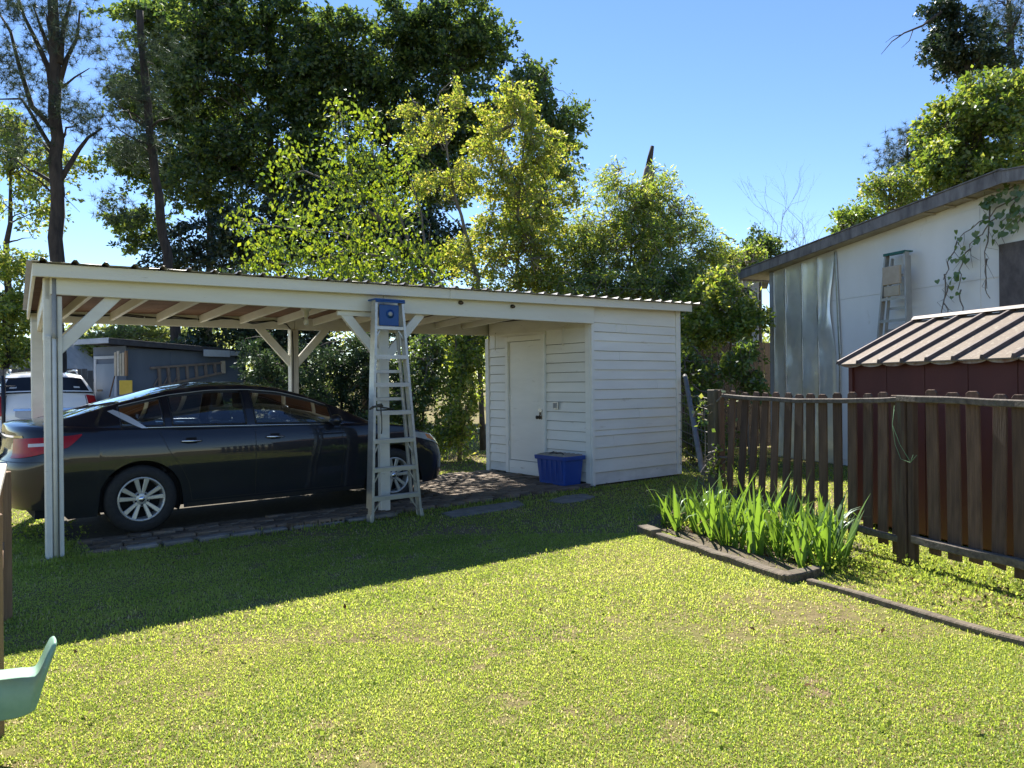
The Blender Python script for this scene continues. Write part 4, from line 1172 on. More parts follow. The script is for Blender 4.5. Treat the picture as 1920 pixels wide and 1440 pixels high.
# soil of the bed
sb = [G(1212, 985), G(1478, 1084), G(1540, 1075), G(1640, 1030), G(1500, 985), G(1330, 955), G(1240, 962)]
o = pyd('bed_soil', [v + Vector((0, 0, .012 + .04 * (0.3 if i in (0, 1, 2) else 1) * 0)) for i, v in enumerate(sb)], [tuple(range(len(sb)))], surf('soil', (.05, .038, .022), (.12, .09, .05), .95, 18, bump=.8)); tag(o, kind='structure')

# iris plants: fans of sword leaves
def blade(L, w, bend, fold=.25, n=9, droop=0.0):
    v, f = [], []
    x = z = 0.0; a_ = 0.0
    for i in range(n):
        q = i / (n - 1)
        wd = w * (0.62 + .5 * math.sin(math.pi * min(q * .9 + .12, 1)) ) * (1 - q ** 3.2) + .0012
        v += [(x, -wd / 2, z), (x - wd * fold * (1 - q), 0, z), (x, wd / 2, z)]
        a_ = bend * q ** 1.6 + (droop * max(0, q - .5) * 3.2)
        st_l = L / (n - 1)
        x += math.sin(a_) * st_l; z += math.cos(a_) * st_l
    for i in range(n - 1):
        for k in range(2):
            b0 = i * 3 + k
            f.append((b0, b0 + 1, b0 + 4, b0 + 3))
    me = bpy.data.meshes.new('leaf'); me.from_pydata(v, [], f); me.update()
    me.polygons.foreach_set('use_smooth', [True] * len(me.polygons))
    return me
blades = [blade(random.uniform(.44, .62), random.uniform(.036, .050), random.uniform(.05, .5)) for _ in range(9)] + [blade(random.uniform(.5, .62), .034, .35, droop=1.3) for _ in range(2)]
for me in blades: me.materials.append(leaf_iris)
pale = [blade(.52, .034, .5, droop=.9), blade(.46, .034, .7, droop=.6), blade(.5, .03, .9, droop=.5)]
for me in pale: me.materials.append(leaf_iris_pale)
dry = [blade(.4, .026, .8, droop=1.6), blade(.34, .022, 1.1, droop=1.2)]
for me in dry: me.materials.append(leafmat('iris_dry', [(.14, .10, .045), (.24, .18, .08)], .3, .02, tl=1.2))
bed_a, bed_b = G(1222, 985), G(1530, 1078)
spots_i = []
for row_, (off, n_) in enumerate(((0.08, 18), (0.23, 18), (0.40, 16), (0.58, 13))):
    for i in range(n_):
        q = (i + random.uniform(.2, .8)) / n_
        if row_ == 3: q = .12 + .75 * q
        d_ = (bed_b - bed_a).normalized(); nn = Vector((-d_.y, d_.x, 0))
        if nn.x < 0: nn = -nn
        spots_i.append(bed_a + (bed_b - bed_a) * q + nn * (off + random.uniform(-.06, .06)))
for i, p_ in enumerate(spots_i):
    it = thing('iris_plant', 'green iris plant with upright sword shaped leaves in the timber edged bed', 'plant', (p_.x, p_.y, 0.0), random.uniform(0, math.pi), 'iris plants in the timber edged bed')
    nl = random.randint(5, 7)
    sc = random.uniform(.68, 1.14)
    for k in range(nl):
        o = bpy.data.objects.new('leaf', random.choice(dry) if random.random() < .07 else random.choice(blades)); link(o, it)
        sp_ = (k - (nl - 1) / 2) / nl
        side_ = 1 if sp_ >= 0 else -1
        o.location = (sp_ * .10, random.uniform(-.012, .012), 0)
        o.rotation_euler = (random.uniform(-.12, .12), sp_ * .95 + random.uniform(-.15, .2), (0 if side_ > 0 else math.pi) + random.uniform(-.5, .5))
        if side_ < 0: o.rotation_euler[1] = -sp_ * .95 + random.uniform(-.1, .2)
        q = sc * random.uniform(.75, 1.08); o.scale = (q, q, q)
for lab, px, py, rz in (('pale iris plant with long arching leaves at the right end of the bed', 1562, 1050, -.2),):
    p_ = G(px, py)
    it = thing('iris_plant', lab, 'plant', p_, 0)
    for k in range(9):
        o = bpy.data.objects.new('leaf', pale[k % 3] if k < 6 else random.choice(blades)); link(o, it)
        o.location = (random.uniform(-.03, .03), random.uniform(-.03, .03), 0)
        o.rotation_euler = (random.uniform(-.15, .15), random.uniform(.05, .4), random.uniform(-.7, .5)); q = random.uniform(.8, 1.15); o.scale = (q, q, q)
p_ = G(1208, 968)
it = thing('iris_plant', 'small bluish iris shoot leaning over the left end of the bed in shade', 'plant', p_, 2.6)
for k in range(5):
    o = bpy.data.objects.new('leaf', pale[k % 3]); link(o, it); o.location = (random.uniform(-.04, .04), random.uniform(-.04, .04), 0)
    o.rotation_euler = (0, random.uniform(.3, .9), random.uniform(-.8, .8)); q = random.uniform(.4, .6); o.scale = (q, q, q)

# ---------------------------------------------------------------- small red shed behind the fence
RD = Vector((0.28, -0.96, 0)).normalized(); RN = Vector((0.96, 0.28, 0))
rs = thing('red_shed', 'low dark red metal shed with a tan ribbed roof behind the picket fence', 'shed', (3.42, 7.6, 0), math.atan2(RD.y, RD.x))
# local: x along the wall towards the camera, y away (to the right/back)
RL = 4.0; HWD = 0.93; ze, zr_ = 1.65, 2.075
MB().box((0.03, 0.05, 0.06), (RL - .03, 2 * HWD - .05, ze - .02)).build('wall', red_wall, rs, 0)
for k in range(9):
    x0 = 0.035 + k * .45
    MB().box((x0, 0.03, .05), (min(x0 + .443, RL - .03), 0.048, ze)).build('wall_panel', red_wall, rs, .003)
MB().box((0.0, 0.005, 0.0), (0.05, 0.05, ze)).build('corner_trim', red_wall, rs, .003)
gable = pyd('gable', [(0.025, 0.04, ze - .03), (0.025, 2 * HWD - .04, ze - .03), (0.025, HWD, zr_ - .04), (0.035, 0.04, ze - .03), (0.035, 2 * HWD - .04, ze - .03), (0.035, HWD, zr_ - .04)], [(0, 1, 2), (3, 5, 4), (0, 3, 4, 1), (1, 4, 5, 2), (2, 5, 3, 0)], red_wall, rs)
sl = (zr_ - ze) / HWD
for side_ in (0, 1):
    k = 0; x0 = -0.06
    while x0 < RL + .05:
        x1 = min(x0 + .276, RL + .06)
        def q(x, yy, up=0.0):
            y_ = yy if side_ == 0 else 2 * HWD - yy
            return (x, y_, ze + sl * yy + up)
        MB().hexa([q(x0, -.07, -.012), q(x1, -.07, -.012), q(x1, HWD, -.012), q(x0, HWD, -.012), q(x0, -.07), q(x1, -.07), q(x1, HWD), q(x0, HWD)]).build('roof_panel', tan_roof, rs, 0)
        MB().hexa([q(x0 - .022, -.075, .0025), q(x0 + .022, -.075, .0025), q(x0 + .022, HWD - .004, .0025), q(x0 - .022, HWD - .004, .0025), q(x0 - .013, -.075, .034), q(x0 + .013, -.075, .034), q(x0 + .013, HWD - .004, .034), q(x0 - .013, HWD - .004, .034)]).build('roof_rib', brown_rib, rs, 0)
        x0 += .278; k += 1
MB().hexa([(-.08, HWD - .06, zr_ + .012), (RL + .08, HWD - .06, zr_ + .012), (RL + .08, HWD + .06, zr_ + .012), (-.08, HWD + .06, zr_ + .012), (-.08, HWD - .02, zr_ + .05), (RL + .08, HWD - .02, zr_ + .05), (RL + .08, HWD + .02, zr_ + .05), (-.08, HWD + .02, zr_ + .05)]).build('ridge_cap', brown_rib, rs, .004)
# rusty drip edge with scalloped pale drips
k = 0; x0 = -.04
while x0 < RL:
    n = 7; vs = []
    for i in range(n):
        xx = x0 + .27 * i / (n - 1); dd = .018 + .022 * math.sin(math.pi * i / (n - 1)) ** .7
        vs += [(xx, -.045, ze - .028), (xx, -.045, ze - .030 - dd), (xx, -.041, ze - .028), (xx, -.041, ze - .030 - dd)]
    fs = []
    for i in range(n - 1):
        a_ = i * 4; fs += [(a_, a_ + 4, a_ + 5, a_ + 1), (a_ + 2, a_ + 3, a_ + 7, a_ + 6), (a_ + 1, a_ + 5, a_ + 7, a_ + 3), (a_, a_ + 2, a_ + 6, a_ + 4)]
    pyd('drip_edge', vs, fs, rust_edge, rs); x0 += .278

# ---------------------------------------------------------------- white outbuilding
BD = Vector((0.35, -0.94, 0)).normalized()
bn = thing('outbuilding', 'white outbuilding with dented galvanised sheets and a weathered dark fascia', 'building', (5.06, 14.5, 0), math.atan2(BD.y, BD.x))
# local x towards the camera along the wall, y away; wall face at y = 0
def btop(x): return 3.50 + 0.098 * (x + .68) if x < 4.88 else 3.50 + 0.098 * 5.56 - 0.098 * (x - 4.88)
BL = 9.6; BW = 4.5
vs = [(0, 0, 0), (4.88, 0, 0), (BL, 0, 0), (0, 0, btop(0)), (4.88, 0, btop(4.88)), (BL, 0, btop(BL))]
vs += [(x, BW, z) for x, y, z in vs]
pyd('wall', vs, [(0, 1, 4, 3), (1, 2, 5, 4), (6, 9, 10, 7), (7, 10, 11, 8), (0, 3, 9, 6), (2, 8, 11, 5), (3, 4, 10, 9), (4, 5, 11, 10)], barn_white, bn)
# cladding panels on the visible wall, thin joints between
for (x0, x1, z0, z1) in ((1.35, 4.33, .1, 2.84), (1.35, 4.33, 2.846, 3.86), (4.336, 5.6, 2.846, 3.85)):
    MB().hexa([(x0, -.012, z0), (x1, -.012, z0), (x1, -.002, z0), (x0, -.002, z0), (x0, -.012, min(z1, btop(x0) - .05)), (x1, -.012, min(z1, btop(x1) - .05)), (x1, -.002, min(z1, btop(x1) - .05)), (x0, -.002, min(z1, btop(x0) - .05))]).build('wall_panel', barn_white, bn, .002)
MB().box((4.62, -.035, 0.1), (7.4, -.003, 3.28)).build('dark_panel', plywood_dark, bn, .003)
# galvanised sheets: each its own crumpled surface
def sheet(x0, x1, z0, seed, bulge, peel=False):
    r_ = random.Random(seed); n, k = 12, 46; vs, fs = [], []
    cs = [(r_.uniform(x0, x1), r_.uniform(.6, 3.2), r_.uniform(.12, .35), r_.uniform(-bulge, bulge)) for _ in range(9)]
    for j in range(k):
        for i in range(n):
            u = i / (n - 1); v_ = j / (k - 1)
            x = x0 + (x1 - x0) * u; z = z0 + (btop(x) - .03 - z0) * v_
            y = -.02 - .012 * abs(math.cos(math.pi * u)) ** 8
            for cx_, cz_, cr_, am in cs:
                y -= am * math.exp(-(((x - cx_) / (cr_ * .6)) ** 2 + ((z - cz_) / cr_) ** 2))
            if peel:
                pk = math.exp(-((z - 2.75) / .55) ** 2) * u
                x -= .10 * pk * u; y -= .13 * pk * math.sin(math.pi * u * .9)
                y -= .10 * max(0, v_ - .8) * u
            vs.append((x, min(y, -.008), z))
    fs = grid_faces(k, n)
    return pyd('metal_sheet', vs, fs, galvanised, bn, True)
xs_ = [0.10, .42, .86, 1.26, 1.68]
for i in range(4):
    sheet(xs_[i] + .008, xs_[i + 1] - .008, .02, 11 + i, .03, i == 3)
    if i < 4:
        MB().box((xs_[i] - .012, -.045, .02), (xs_[i] + .012, -.014, btop(xs_[i]) - .04)).build('seam_strip', steel, bn, .004)
MB().bar((1.68, -.03, btop(1.5) - .03), (1.78, -.05, 1.9), .045, .03, (0, 1, 0)).build('seam_strip', rust_edge if False else steel, bn, .004)
MB().bar((1.78, -.05, 1.9), (1.72, -.03, .02), .035, .025, (0, 1, 0)).build('seam_strip', steel, bn, .004)
MB().box((-.03, -.03, 0), (.085, .04, btop(0))).build('corner_trim', trim_grey, bn, .004)
# roof with deep fascia and soffit
for (x0, x1) in ((-.62, 4.88), (4.88, BL + .4)):
    z0, z1 = btop(x0) + .0, btop(x1) + .0
    MB().hexa([(x0, -.32, z0 - .02), (x1, -.32, z1 - .02), (x1, -.285, z1 - .02), (x0, -.285, z0 - .02), (x0, -.32, z0 + .14), (x1, -.32, z1 + .16), (x1, -.285, z1 + .16), (x0, -.285, z0 + .14)]).build('fascia_board', barn_fascia, bn, .004)
    MB().hexa([(x0 + .02, -.283, z0 + .004), (x1, -.283, z1 + .004), (x1, BW + .3, z1 + .004), (x0 + .02, BW + .3, z0 + .004), (x0 + .02, -.283, z0 + .03), (x1, -.283, z1 + .03), (x1, BW + .3, z1 + .03), (x0 + .02, BW + .3, z0 + .03)]).build('soffit', soffit_wood, bn, 0)
    MB().hexa([(x0 - .02, -.335, z0 + .143), (x1, -.335, z1 + .163), (x1, BW + .35, z1 + .163), (x0 - .02, BW + .35, z0 + .143), (x0 - .02, -.335, z0 + .16), (x1, -.335, z1 + .18), (x1, BW + .35, z1 + .18), (x0 - .02, BW + .35, z0 + .16)]).build('roof', barn_fascia, bn, 0)
MB().box((-.64, -.28, btop(-.62) - .03), (-.60, BW + .3, btop(-.62) + .165)).build('fascia_board', barn_fascia, bn, .004)
for k in range(7):
    x0 = 3.6 + k * .33
    MB().box((x0, -.27, btop(x0) - .02), (x0 + .05, -.02, btop(x0) + .0)).build('rafter_end', soffit_wood, bn, .003)

# green-topped stepladder standing against the outbuilding
lp = bn.location + BD * 3.12 + Vector((-.94, -.35, 0)) * .42
gl_ = stepladder('stepladder', 'grey aluminium stepladder with green top standing against the white outbuilding', (lp.x, lp.y, 0.0), math.atan2(BD.y, BD.x), 3.40, 0.86, 0.38, 0.20, 9, alu_dull, surf('green_cap', (.012, .10, .085), (.02, .14, .11), .5), True, False)
MB().bar((0.0, .10, 2.92), (0.0, .10, 3.20), .32, .05, (0, 1, 0)).build('bucket_shelf', cardboard, gl_, .006)
MB().bar((0.0, .10, 2.74), (0.0, .10, 2.90), .28, .04, (0, 1, 0)).build('bucket_shelf', soffit_wood, gl_, .006)
# vine on the outbuilding wall
vn = thing('wall_vine', 'climbing vine with heart shaped leaves hanging on the white outbuilding wall', 'vine', bn.location + BD * 4.2 + Vector((-.94, -.35, 0)) * .06, math.atan2(BD.y, BD.x))
vr = random.Random(5)
stems = []
for (x0, z0, x1, z1) in ((.75, 3.85, -.15, 3.45), (-.15, 3.45, -.35, 2.9), (.55, 3.7, .02, 3.3), (.02, 3.3, -.12, 2.75), (-.12, 2.75, .05, 2.1), (-.35, 3.0, -.3, 2.25), (-.3, 2.8, -.42, 2.2), (.35, 3.8, .28, 2.7), (.28, 3.1, .34, 2.55), (.9, 3.95, .5, 3.55), (1.4, 3.9, .6, 3.6), (1.2, 3.7, .5, 3.4), (.7, 4.0, .3, 3.9)):
    pts_ = []
    for k in range(8):
        q = k / 7; pts_.append((x0 + (x1 - x0) * q + vr.uniform(-.03, .03), -.03 - .05 * math.sin(math.pi * q) + vr.uniform(-.02, .01), z0 + (z1 - z0) * q + vr.uniform(-.03, .03)))
    stems.append(pts_)
    MB().tube(pts_, [.011 - .006 * k / 7 for k in range(8)], 5).build('stem', bark_grey, vn)
for sx in range(34):
    base = vr.choice(stems)[vr.randint(0, 7)]
    MB().tube([base, (base[0] + vr.uniform(-.1, .1), base[1] - .02, base[2] - vr.uniform(.02, .15)), (base[0] + vr.uniform(-.16, .16), base[1] - .01, base[2] - vr.uniform(.12, .3))], [.004, .003, .0015], 4).build('twig', bark_grey, vn)
def heart(sz):
    o_ = [(0, 0), (.35, .12), (.5, -.12), (.38, -.45), (0, -.9), (-.38, -.45), (-.5, -.12), (-.35, .12)]
    me = bpy.data.meshes.new('leaf'); me.from_pydata([(a_ * sz, -.06 * sz * (abs(a_)), b_ * sz) for a_, b_ in o_] + [(0, .02 * sz, -.35 * sz)], [], [(8, i, (i + 1) % 8) for i in range(8)]); me.update(); me.materials.append(leaf_bright); return me
hearts = [heart(s_) for s_ in (.055, .075, .10)]
for k in range(150):
    pts_ = stems[vr.choice([0, 1, 2, 3, 9, 9, 9, 10, 10, 10, 10, 11, 11, 11, 11, 12, 12, 12])]; base = pts_[vr.randint(0, 7)]
    o = bpy.data.objects.new('leaf', vr.choice(hearts)); link(o, vn)
    o.location = (base[0] + vr.uniform(-.09, .09), base[1] - vr.uniform(.02, .12), base[2] + vr.uniform(-.1, .06)); o.rotation_euler = (vr.uniform(-.8, .3), vr.uniform(-.6, .6), vr.uniform(-.9, .9))

# ---------------------------------------------------------------- blue-grey shed at the back left
c0 = P(238, 700, 16.0); c1 = P(456, 700, 18.8); c2 = P(176, 700, 17.2)
bx = Vector((c1.x - c0.x, c1.y - c0.y, 0)); bLn = bx.length; bang = math.atan2(bx.y, bx.x)
bs = thing('blue_shed', 'low blue grey shed with a dark sagging roof behind the sedan', 'shed', (c0.x, c0.y, 0), bang)
BH = 2.30; fw = 1.25
MB().box((0, 0, 0), (bLn, 1.12, BH)).build('wall', blue_wall, bs, 0)
for k in range(3):
    MB().box((k * bLn / 3 + .003, -.012, .05), ((k + 1) * bLn / 3 - .003, -.001, BH - .02)).build('wall_sheet', blue_wall, bs, .002)
# gable front (left end) and door
MB().box((-.02, .0, 0), (-.002, 1.12, BH + .05)).build('front_wall', blue_wall, bs, 0)
dr = MB().box((-.05, .36, 0.05), (-.022, .98, 1.98)).build('door', blue_door, bs, .004)
for y0 in (.28, .985): MB().box((-.055, y0, .02), (-.021, y0 + .075, 2.08)).build('door_frame', trim_grey, bs, .003)
MB().box((-.057, .28, 2.085), (-.021, 1.06, 2.15)).build('door_frame', trim_grey, bs, .003)
MB().box((-.06, .76, 1.38), (-.051, .94, 1.42)).build('door_bar', black_trim, dr, 0)
rp = [(-.55, -.22, BH + .16), (bLn + .12, -.22, BH + .02), (bLn + .12, 1.25, BH + .02), (-.4, 1.25, BH + .16)]
MB().hexa([(x, y, z - .03) for x, y, z in rp] + [(x, y, z + .03) for x, y, z in rp]).build('roof', dark_roof, bs, .005)
MB().hexa([(-.56, -.235, BH + .06), (bLn + .1, -.235, BH - .05), (bLn + .1, -.222, BH - .05), (-.56, -.222, BH + .06), (-.56, -.235, BH + .15), (bLn + .1, -.235, BH + .01), (bLn + .1, -.222, BH + .01), (-.56, -.222, BH + .15)]).build('fascia_board', dark_roof, bs, 0)
MB().box((bLn * .56, -.26, BH - .13), (bLn * .80, -.238, BH + .03)).build('fascia_patch', trim_grey, bs, .003)
MB().box((bLn * .805, -.26, BH - .09), (bLn * 1.04, -.238, BH + .02)).build('fascia_patch', trim_grey, bs, .003)
MB().box((-.571, -.23, BH + .08), (-.55, 1.25, BH + .19)).build('end_fascia', trim_grey, bs, .003)
# ladder hung sideways on the blue wall
def onwall(px, py, off=-.06):
    u, v = ray(px, py); o_ = Vector((0, 0, EYE)); d_ = Vector((u, 1, v))
    n_ = Vector((-math.sin(bang), math.cos(bang), 0)); p0 = Vector((c0.x, c0.y, 0)) + n_ * off
    k = (p0 - o_).dot(n_) / d_.dot(n_); w_ = o_ + d_ * k
    rel = w_ - bs.location; return Vector((rel.x * math.cos(bang) + rel.y * math.sin(bang), off, w_.z))
hl = thing('hung_ladder', 'old wooden stepladder hung sideways on the blue grey shed wall', 'ladder', bs.location, bang)
MB().bar(onwall(282, 690), onwall(420, 680), .05, .05).build('rail', ladder_wood, hl, .003)
MB().bar(onwall(290, 726), onwall(420, 698), .05, .05).build('rail', ladder_wood, hl, .003)
for k in range(7):
    q = k / 6
    MB().bar(onwall(298 + 104 * q, 688.5 - 7 * q, -.062), onwall(300 + 104 * q, 724 - 23 * q, -.062), .045, .06).build('rung', ladder_wood, hl, .002)
MB().bar(onwall(418, 677, -.09), onwall(419, 700, -.09), .09, .07).build('top_cap', yellow_plastic if False else cardboard, hl, .003)
for k in range(3):
    MB().bar(onwall(288 + 17 * k, 724, -.10), onwall(297 + 17 * k, 708, -.10), .02, .02).build('tread_brace', ladder_wood, hl, 0)
# clutter at the shed corner
ck = P(229, 690, 15.75)
o = MB().box((-.12, -.10, 0), (.12, .10, .30)).build('plastic_crate', yellow_plastic, None, .01); o.location = P(236, 722, 15.6); o.location.z -= .2; o.rotation_euler = (0, 0, .5)
tag(o, 'small yellow plastic crate on the boards at the blue shed corner', 'crate')
o = MB().box((-.2, -.16, 0), (.2, .16, 1.28)).build('shelf_unit', trim_grey, None, .01); o.location = (P(234, 722, 15.62).x, 15.72, 0); o.rotation_euler = (0, 0, .5)
tag(o, 'grey cabinet standing at the corner of the blue shed', 'cabinet')
bk = thing('board_bundle', 'bundle of pale boards hung on the corner of the blue grey shed', 'boards', P(228, 705, 15.7))
for k in range(5):
    MB().box((-.14 + k * .055, -.03, .0), (-.095 + k * .055, .03, .50 + .03 * math.sin(k * 2))).build('board', [cardboard, deck_pale, soffit_wood, cardboard, deck_wood][k], bk, .003)
rk = P(207, 740, 15.6)
o = MB().tube([P(205, 745, 15.6), P(219, 690, 15.75)], .014, 6).build('tool_handle', fence_wood); tag(o, 'dark red tool handle leaning on the blue shed front', 'handle')

# ---------------------------------------------------------------- board fences behind, and the far houses
def board_fence(name, label, a_, b_, h, bw, mat, parts=True):
    a_, b_ = Vector(a_), Vector(b_); d_ = b_ - a_; L = d_.length; ang = math.atan2(d_.y, d_.x)
    t_ = thing(name, label, 'fence', (a_.x, a_.y, 0), ang)
    n_ = int(L / bw); rr_ = random.Random(3)
    for k in range(n_):
        MB().box((k * bw, -.01 + rr_.uniform(-.004, .004), .03), (k * bw + bw - .012, .01, h + rr_.uniform(-.03, .03))).build('board', mat, t_, .003)
    for z in (.4, h - .35): MB().box((0, .012, z), (L, .05, z + .08)).build('rail', mat, t_, 0)
    return t_
board_fence('board_fence', 'grey board fence running behind the white parked vehicle', P(-60, 700, 19), P(182, 700, 21.5), 1.98, .16, surf('grey_fence', (.10, .085, .075), (.19, .165, .145), .85, 5, (4, 4, .4), .3, isl=.25))
board_fence('board_fence', 'dark brown privacy fence half hidden by shrubs right of the shed', P(1255, 700, 15.6), P(1475, 700, 16.6), 2.28, .15, back_fence_wood)
fh = thing('neighbour_house', 'grey lap sided house gable beyond the board fence at far left', 'house', (P(10, 700, 27).x, 27, 0), .05)
vs = [(-2.4, 0, 0), (1.9, 0, 0), (1.9, 0, 2.25), (1.0, 0, 3.0), (-2.4, 0, 1.9)]
MB().hexa([(-2.4, 0, 0), (1.9, 0, 0), (1.9, 3, 0), (-2.4, 3, 0), (-2.4, 0, 1.9), (1.9, 0, 1.9), (1.9, 3, 1.9), (-2.4, 3, 1.9)]).build('wall', house_grey, fh)
pyd('gable_wall', [(-2.4, -.01, 1.9), (1.9, -.01, 1.9), (0.3 + .9, -.01, 3.05), (-2.4, 3, 1.9), (1.9, 3, 1.9), (1.2, 3, 3.05)], [(0, 1, 2), (3, 5, 4)], house_grey, fh)
for k in range(7):
    z = 1.92 + k * .15; xl = -2.4 + 3.6 * (z - 1.9) / 1.15 + .1
    MB().box((xl, -.03, z), (1.85 - .65 * (z - 1.9) / 1.15, -.012, z + .142)).build('siding_board', house_grey, fh, .003)
MB().hexa([(-2.6, -.15, 1.86), (1.2, -.15, 3.08), (1.2, 3.1, 3.08), (-2.6, 3.1, 1.86), (-2.6, -.15, 1.93), (1.2, -.15, 3.15), (1.2, 3.1, 3.15), (-2.6, 3.1, 1.93)]).build('roof', trim_grey, fh)
MB().hexa([(1.2, -.15, 3.08), (2.05, -.15, 1.86), (2.05, 3.1, 1.86), (1.2, 3.1, 3.08), (1.2, -.15, 3.15), (2.05, -.15, 1.93), (2.05, 3.1, 1.93), (1.2, 3.1, 3.15)]).build('roof', trim_grey, fh)
f2 = thing('distant_house', 'far house with a low grey roof peeking between shrubs and the outbuilding', 'house', (P(1350, 560, 30).x, 30, 0), -.3)
MB().box((-1.6, 0, 0), (1.6, 3, 5.55)).build('wall', house_grey, f2)
MB().hexa([(-1.9, -.3, 5.5), (1.9, -.3, 5.5), (1.9, 3.3, 5.5), (-1.9, 3.3, 5.5), (-.6, 1.2, 6.2), (.6, 1.2, 6.2), (.6, 1.8, 6.2), (-.6, 1.8, 6.2)]).build('roof', surf('shingle', (.10, .09, .085), (.17, .155, .145), .9, 20), f2)
gp_ = thing('iron_fence', 'black iron fence section standing left of the white parked vehicle', 'fence', P(0, 780, 15.0))
gp_.location.z = 0
for k, px in enumerate((-18, 6)): MB().tube([(P(px, 700, 15).x - gp_.location.x, 0, 0), (P(px, 700, 15).x - gp_.location.x, 0, 1.72)], .04, 8).build('post', black_trim, gp_)
for z in (.4, 1.5, 1.66): MB().tube([(-.3, 0, z), (.32, 0, z)], .015, 6).build('rail', black_trim, gp_)

# ---------------------------------------------------------------- wooden railing and green seat at lower left
dk = thing('wood_railing', 'brown wooden railing with a pale top board at the left edge of the yard', 'railing', (0, 0, 0))
pa, pb = G(-9, 1388), G(4, 1162)
MB().box((pa.x - .10, pa.y - .045, -.1), (pa.x + .012, pa.y + .045, .93)).build('post', deck_wood, dk, .005)
MB().box((pb.x - .07, pb.y - .045, -.1), (pb.x + .04, pb.y + .045, .93)).build('post', deck_wood, dk, .005)
dd_ = (Vector((pb.x, pb.y, 0)) - Vector((pa.x, pa.y, 0))).normalized()
MB().bar(Vector((pa.x - .065, pa.y, .945)) - dd_ * 1.2, Vector((pb.x - .02, pb.y, .955)) + dd_ * .22, .10, .035).build('top_board', deck_pale, dk, .004)
MB().bar(Vector((pa.x - .03, pa.y, .45)) - dd_ * 1.0, Vector((pb.x - .0, pb.y, .45)), .035, .09).build('rail', deck_wood, dk, .004)
gs = thing('toy_chair', 'faded green moulded plastic seat with an upturned lip at the lower left', 'seat', P(0, 1400, 2.72)); gs.location.z = 0
# profile in local x-z, lofted across y with rounded edges
def GL(px, py): 
    q = P(px, py, 2.72); return (q.x - gs.location.x, q.z)
outer = [GL(*q) for q in ((-260, 1372), (-120, 1368), (0, 1354), (40, 1346), (66, 1332), (80, 1290), (96, 1240), (108, 1206), (106, 1199), (100, 1203), (84, 1236), (74, 1256), (66, 1264), (40, 1266), (0, 1271), (-120, 1278), (-260, 1284))]
n_ = len(outer); vs = []; ny = 9
for j in range(ny):
    a_ = math.pi * j / (ny - 1); y = .15 - .17 * math.cos(a_); k = .88 + .12 * math.sin(a_) ** .5
    cz = GL(60, 1300)
    for (x, z) in outer: vs.append((cz[0] + (x - cz[0]) * (k if x > cz[0] else 1) - .655 * y, y, cz[1] + (z - cz[1]) * k - .27 * y))
fs = grid_faces(ny, n_)
fs += [tuple(range(n_))[::-1], tuple((ny - 1) * n_ + i for i in range(n_))]
o = pyd('shell', vs, fs, green_plastic, gs, False)
bm = bmesh.new(); bm.from_mesh(o.data); bmesh.ops.recalc_face_normals(bm, faces=list(bm.faces)); bmesh.ops.subdivide_edges(bm, edges=list(bm.edges), cuts=1, smooth=.4, use_grid_fill=True); bm.to_mesh(o.data); bm.free()
for p_ in o.data.polygons: p_.use_smooth = True
MB().tube([(-.22, 0, 0), (-.2, 0, .26)], [.05, .03], 10).build('leg', green_plastic, gs)
MB().box((-.5, -.14, .0), (-.12, .14, .03)).build('base', green_plastic, gs, .01)


# ---------------------------------------------------------------- trees and shrubs
def leaf_cloud(centres, sig, n_per, size, aspect=0.55, droop=0.5, up=0.35, rs=None, fold=.18, flat=1.0):
    """rhombic folded leaves around clump centres; returns verts, faces (quads of 4, two per leaf)"""
    rs = rs or rng
    c = np.repeat(np.asarray(centres, float), n_per, axis=0)
    n_ = len(c)
    sg = np.repeat(np.asarray(sig, float), n_per)[:, None] if np.ndim(sig) else sig
    off = rs.normal(size=(n_, 3)) * sg
    off[:, 2] *= flat
    p_ = c + off
    d_ = rs.normal(size=(n_, 3)); d_[:, 2] -= droop
    d_ /= np.linalg.norm(d_, axis=1)[:, None]
    nn = rs.normal(size=(n_, 3)); nn[:, 2] += up
    r_ = np.cross(d_, nn); r_ /= np.linalg.norm(r_, axis=1)[:, None] + 1e-9
    nn = np.cross(r_, d_)
    L = size * rs.uniform(.6, 1.25, n_)[:, None]
    a_ = p_; tip = p_ + d_ * L
    mid = p_ + d_ * L * .45
    l = mid + r_ * L * aspect * .5 + nn * L * fold * .4
    q = mid - r_ * L * aspect * .5 + nn * L * fold * .4
    v = np.stack([a_, q, tip, l], 1).reshape(-1, 3)
    f = np.arange(n_ * 4).reshape(-1, 4)
    return v, f


def needle_cloud(centres, n_per, L, w, rs=None):
    rs = rs or rng
    c = np.repeat(np.asarray(centres, float), n_per, axis=0); n_ = len(c)
    d_ = rs.normal(size=(n_, 3)); d_[:, 2] += .25; d_ /= np.linalg.norm(d_, axis=1)[:, None]
    r_ = np.cross(d_, rs.normal(size=(n_, 3))); r_ /= np.linalg.norm(r_, axis=1)[:, None] + 1e-9
    LL = L * rs.uniform(.7, 1.1, n_)[:, None]
    v = np.stack([c - r_ * w, c + r_ * w, c + d_ * LL], 1).reshape(-1, 3)
    return v, np.arange(n_ * 3).reshape(-1, 3)


def ell(px, py, Y, rx, ry, dep):
    c = P(px, py, Y); return (c, Vector((rx * Y / F, dep, ry * Y / F)))


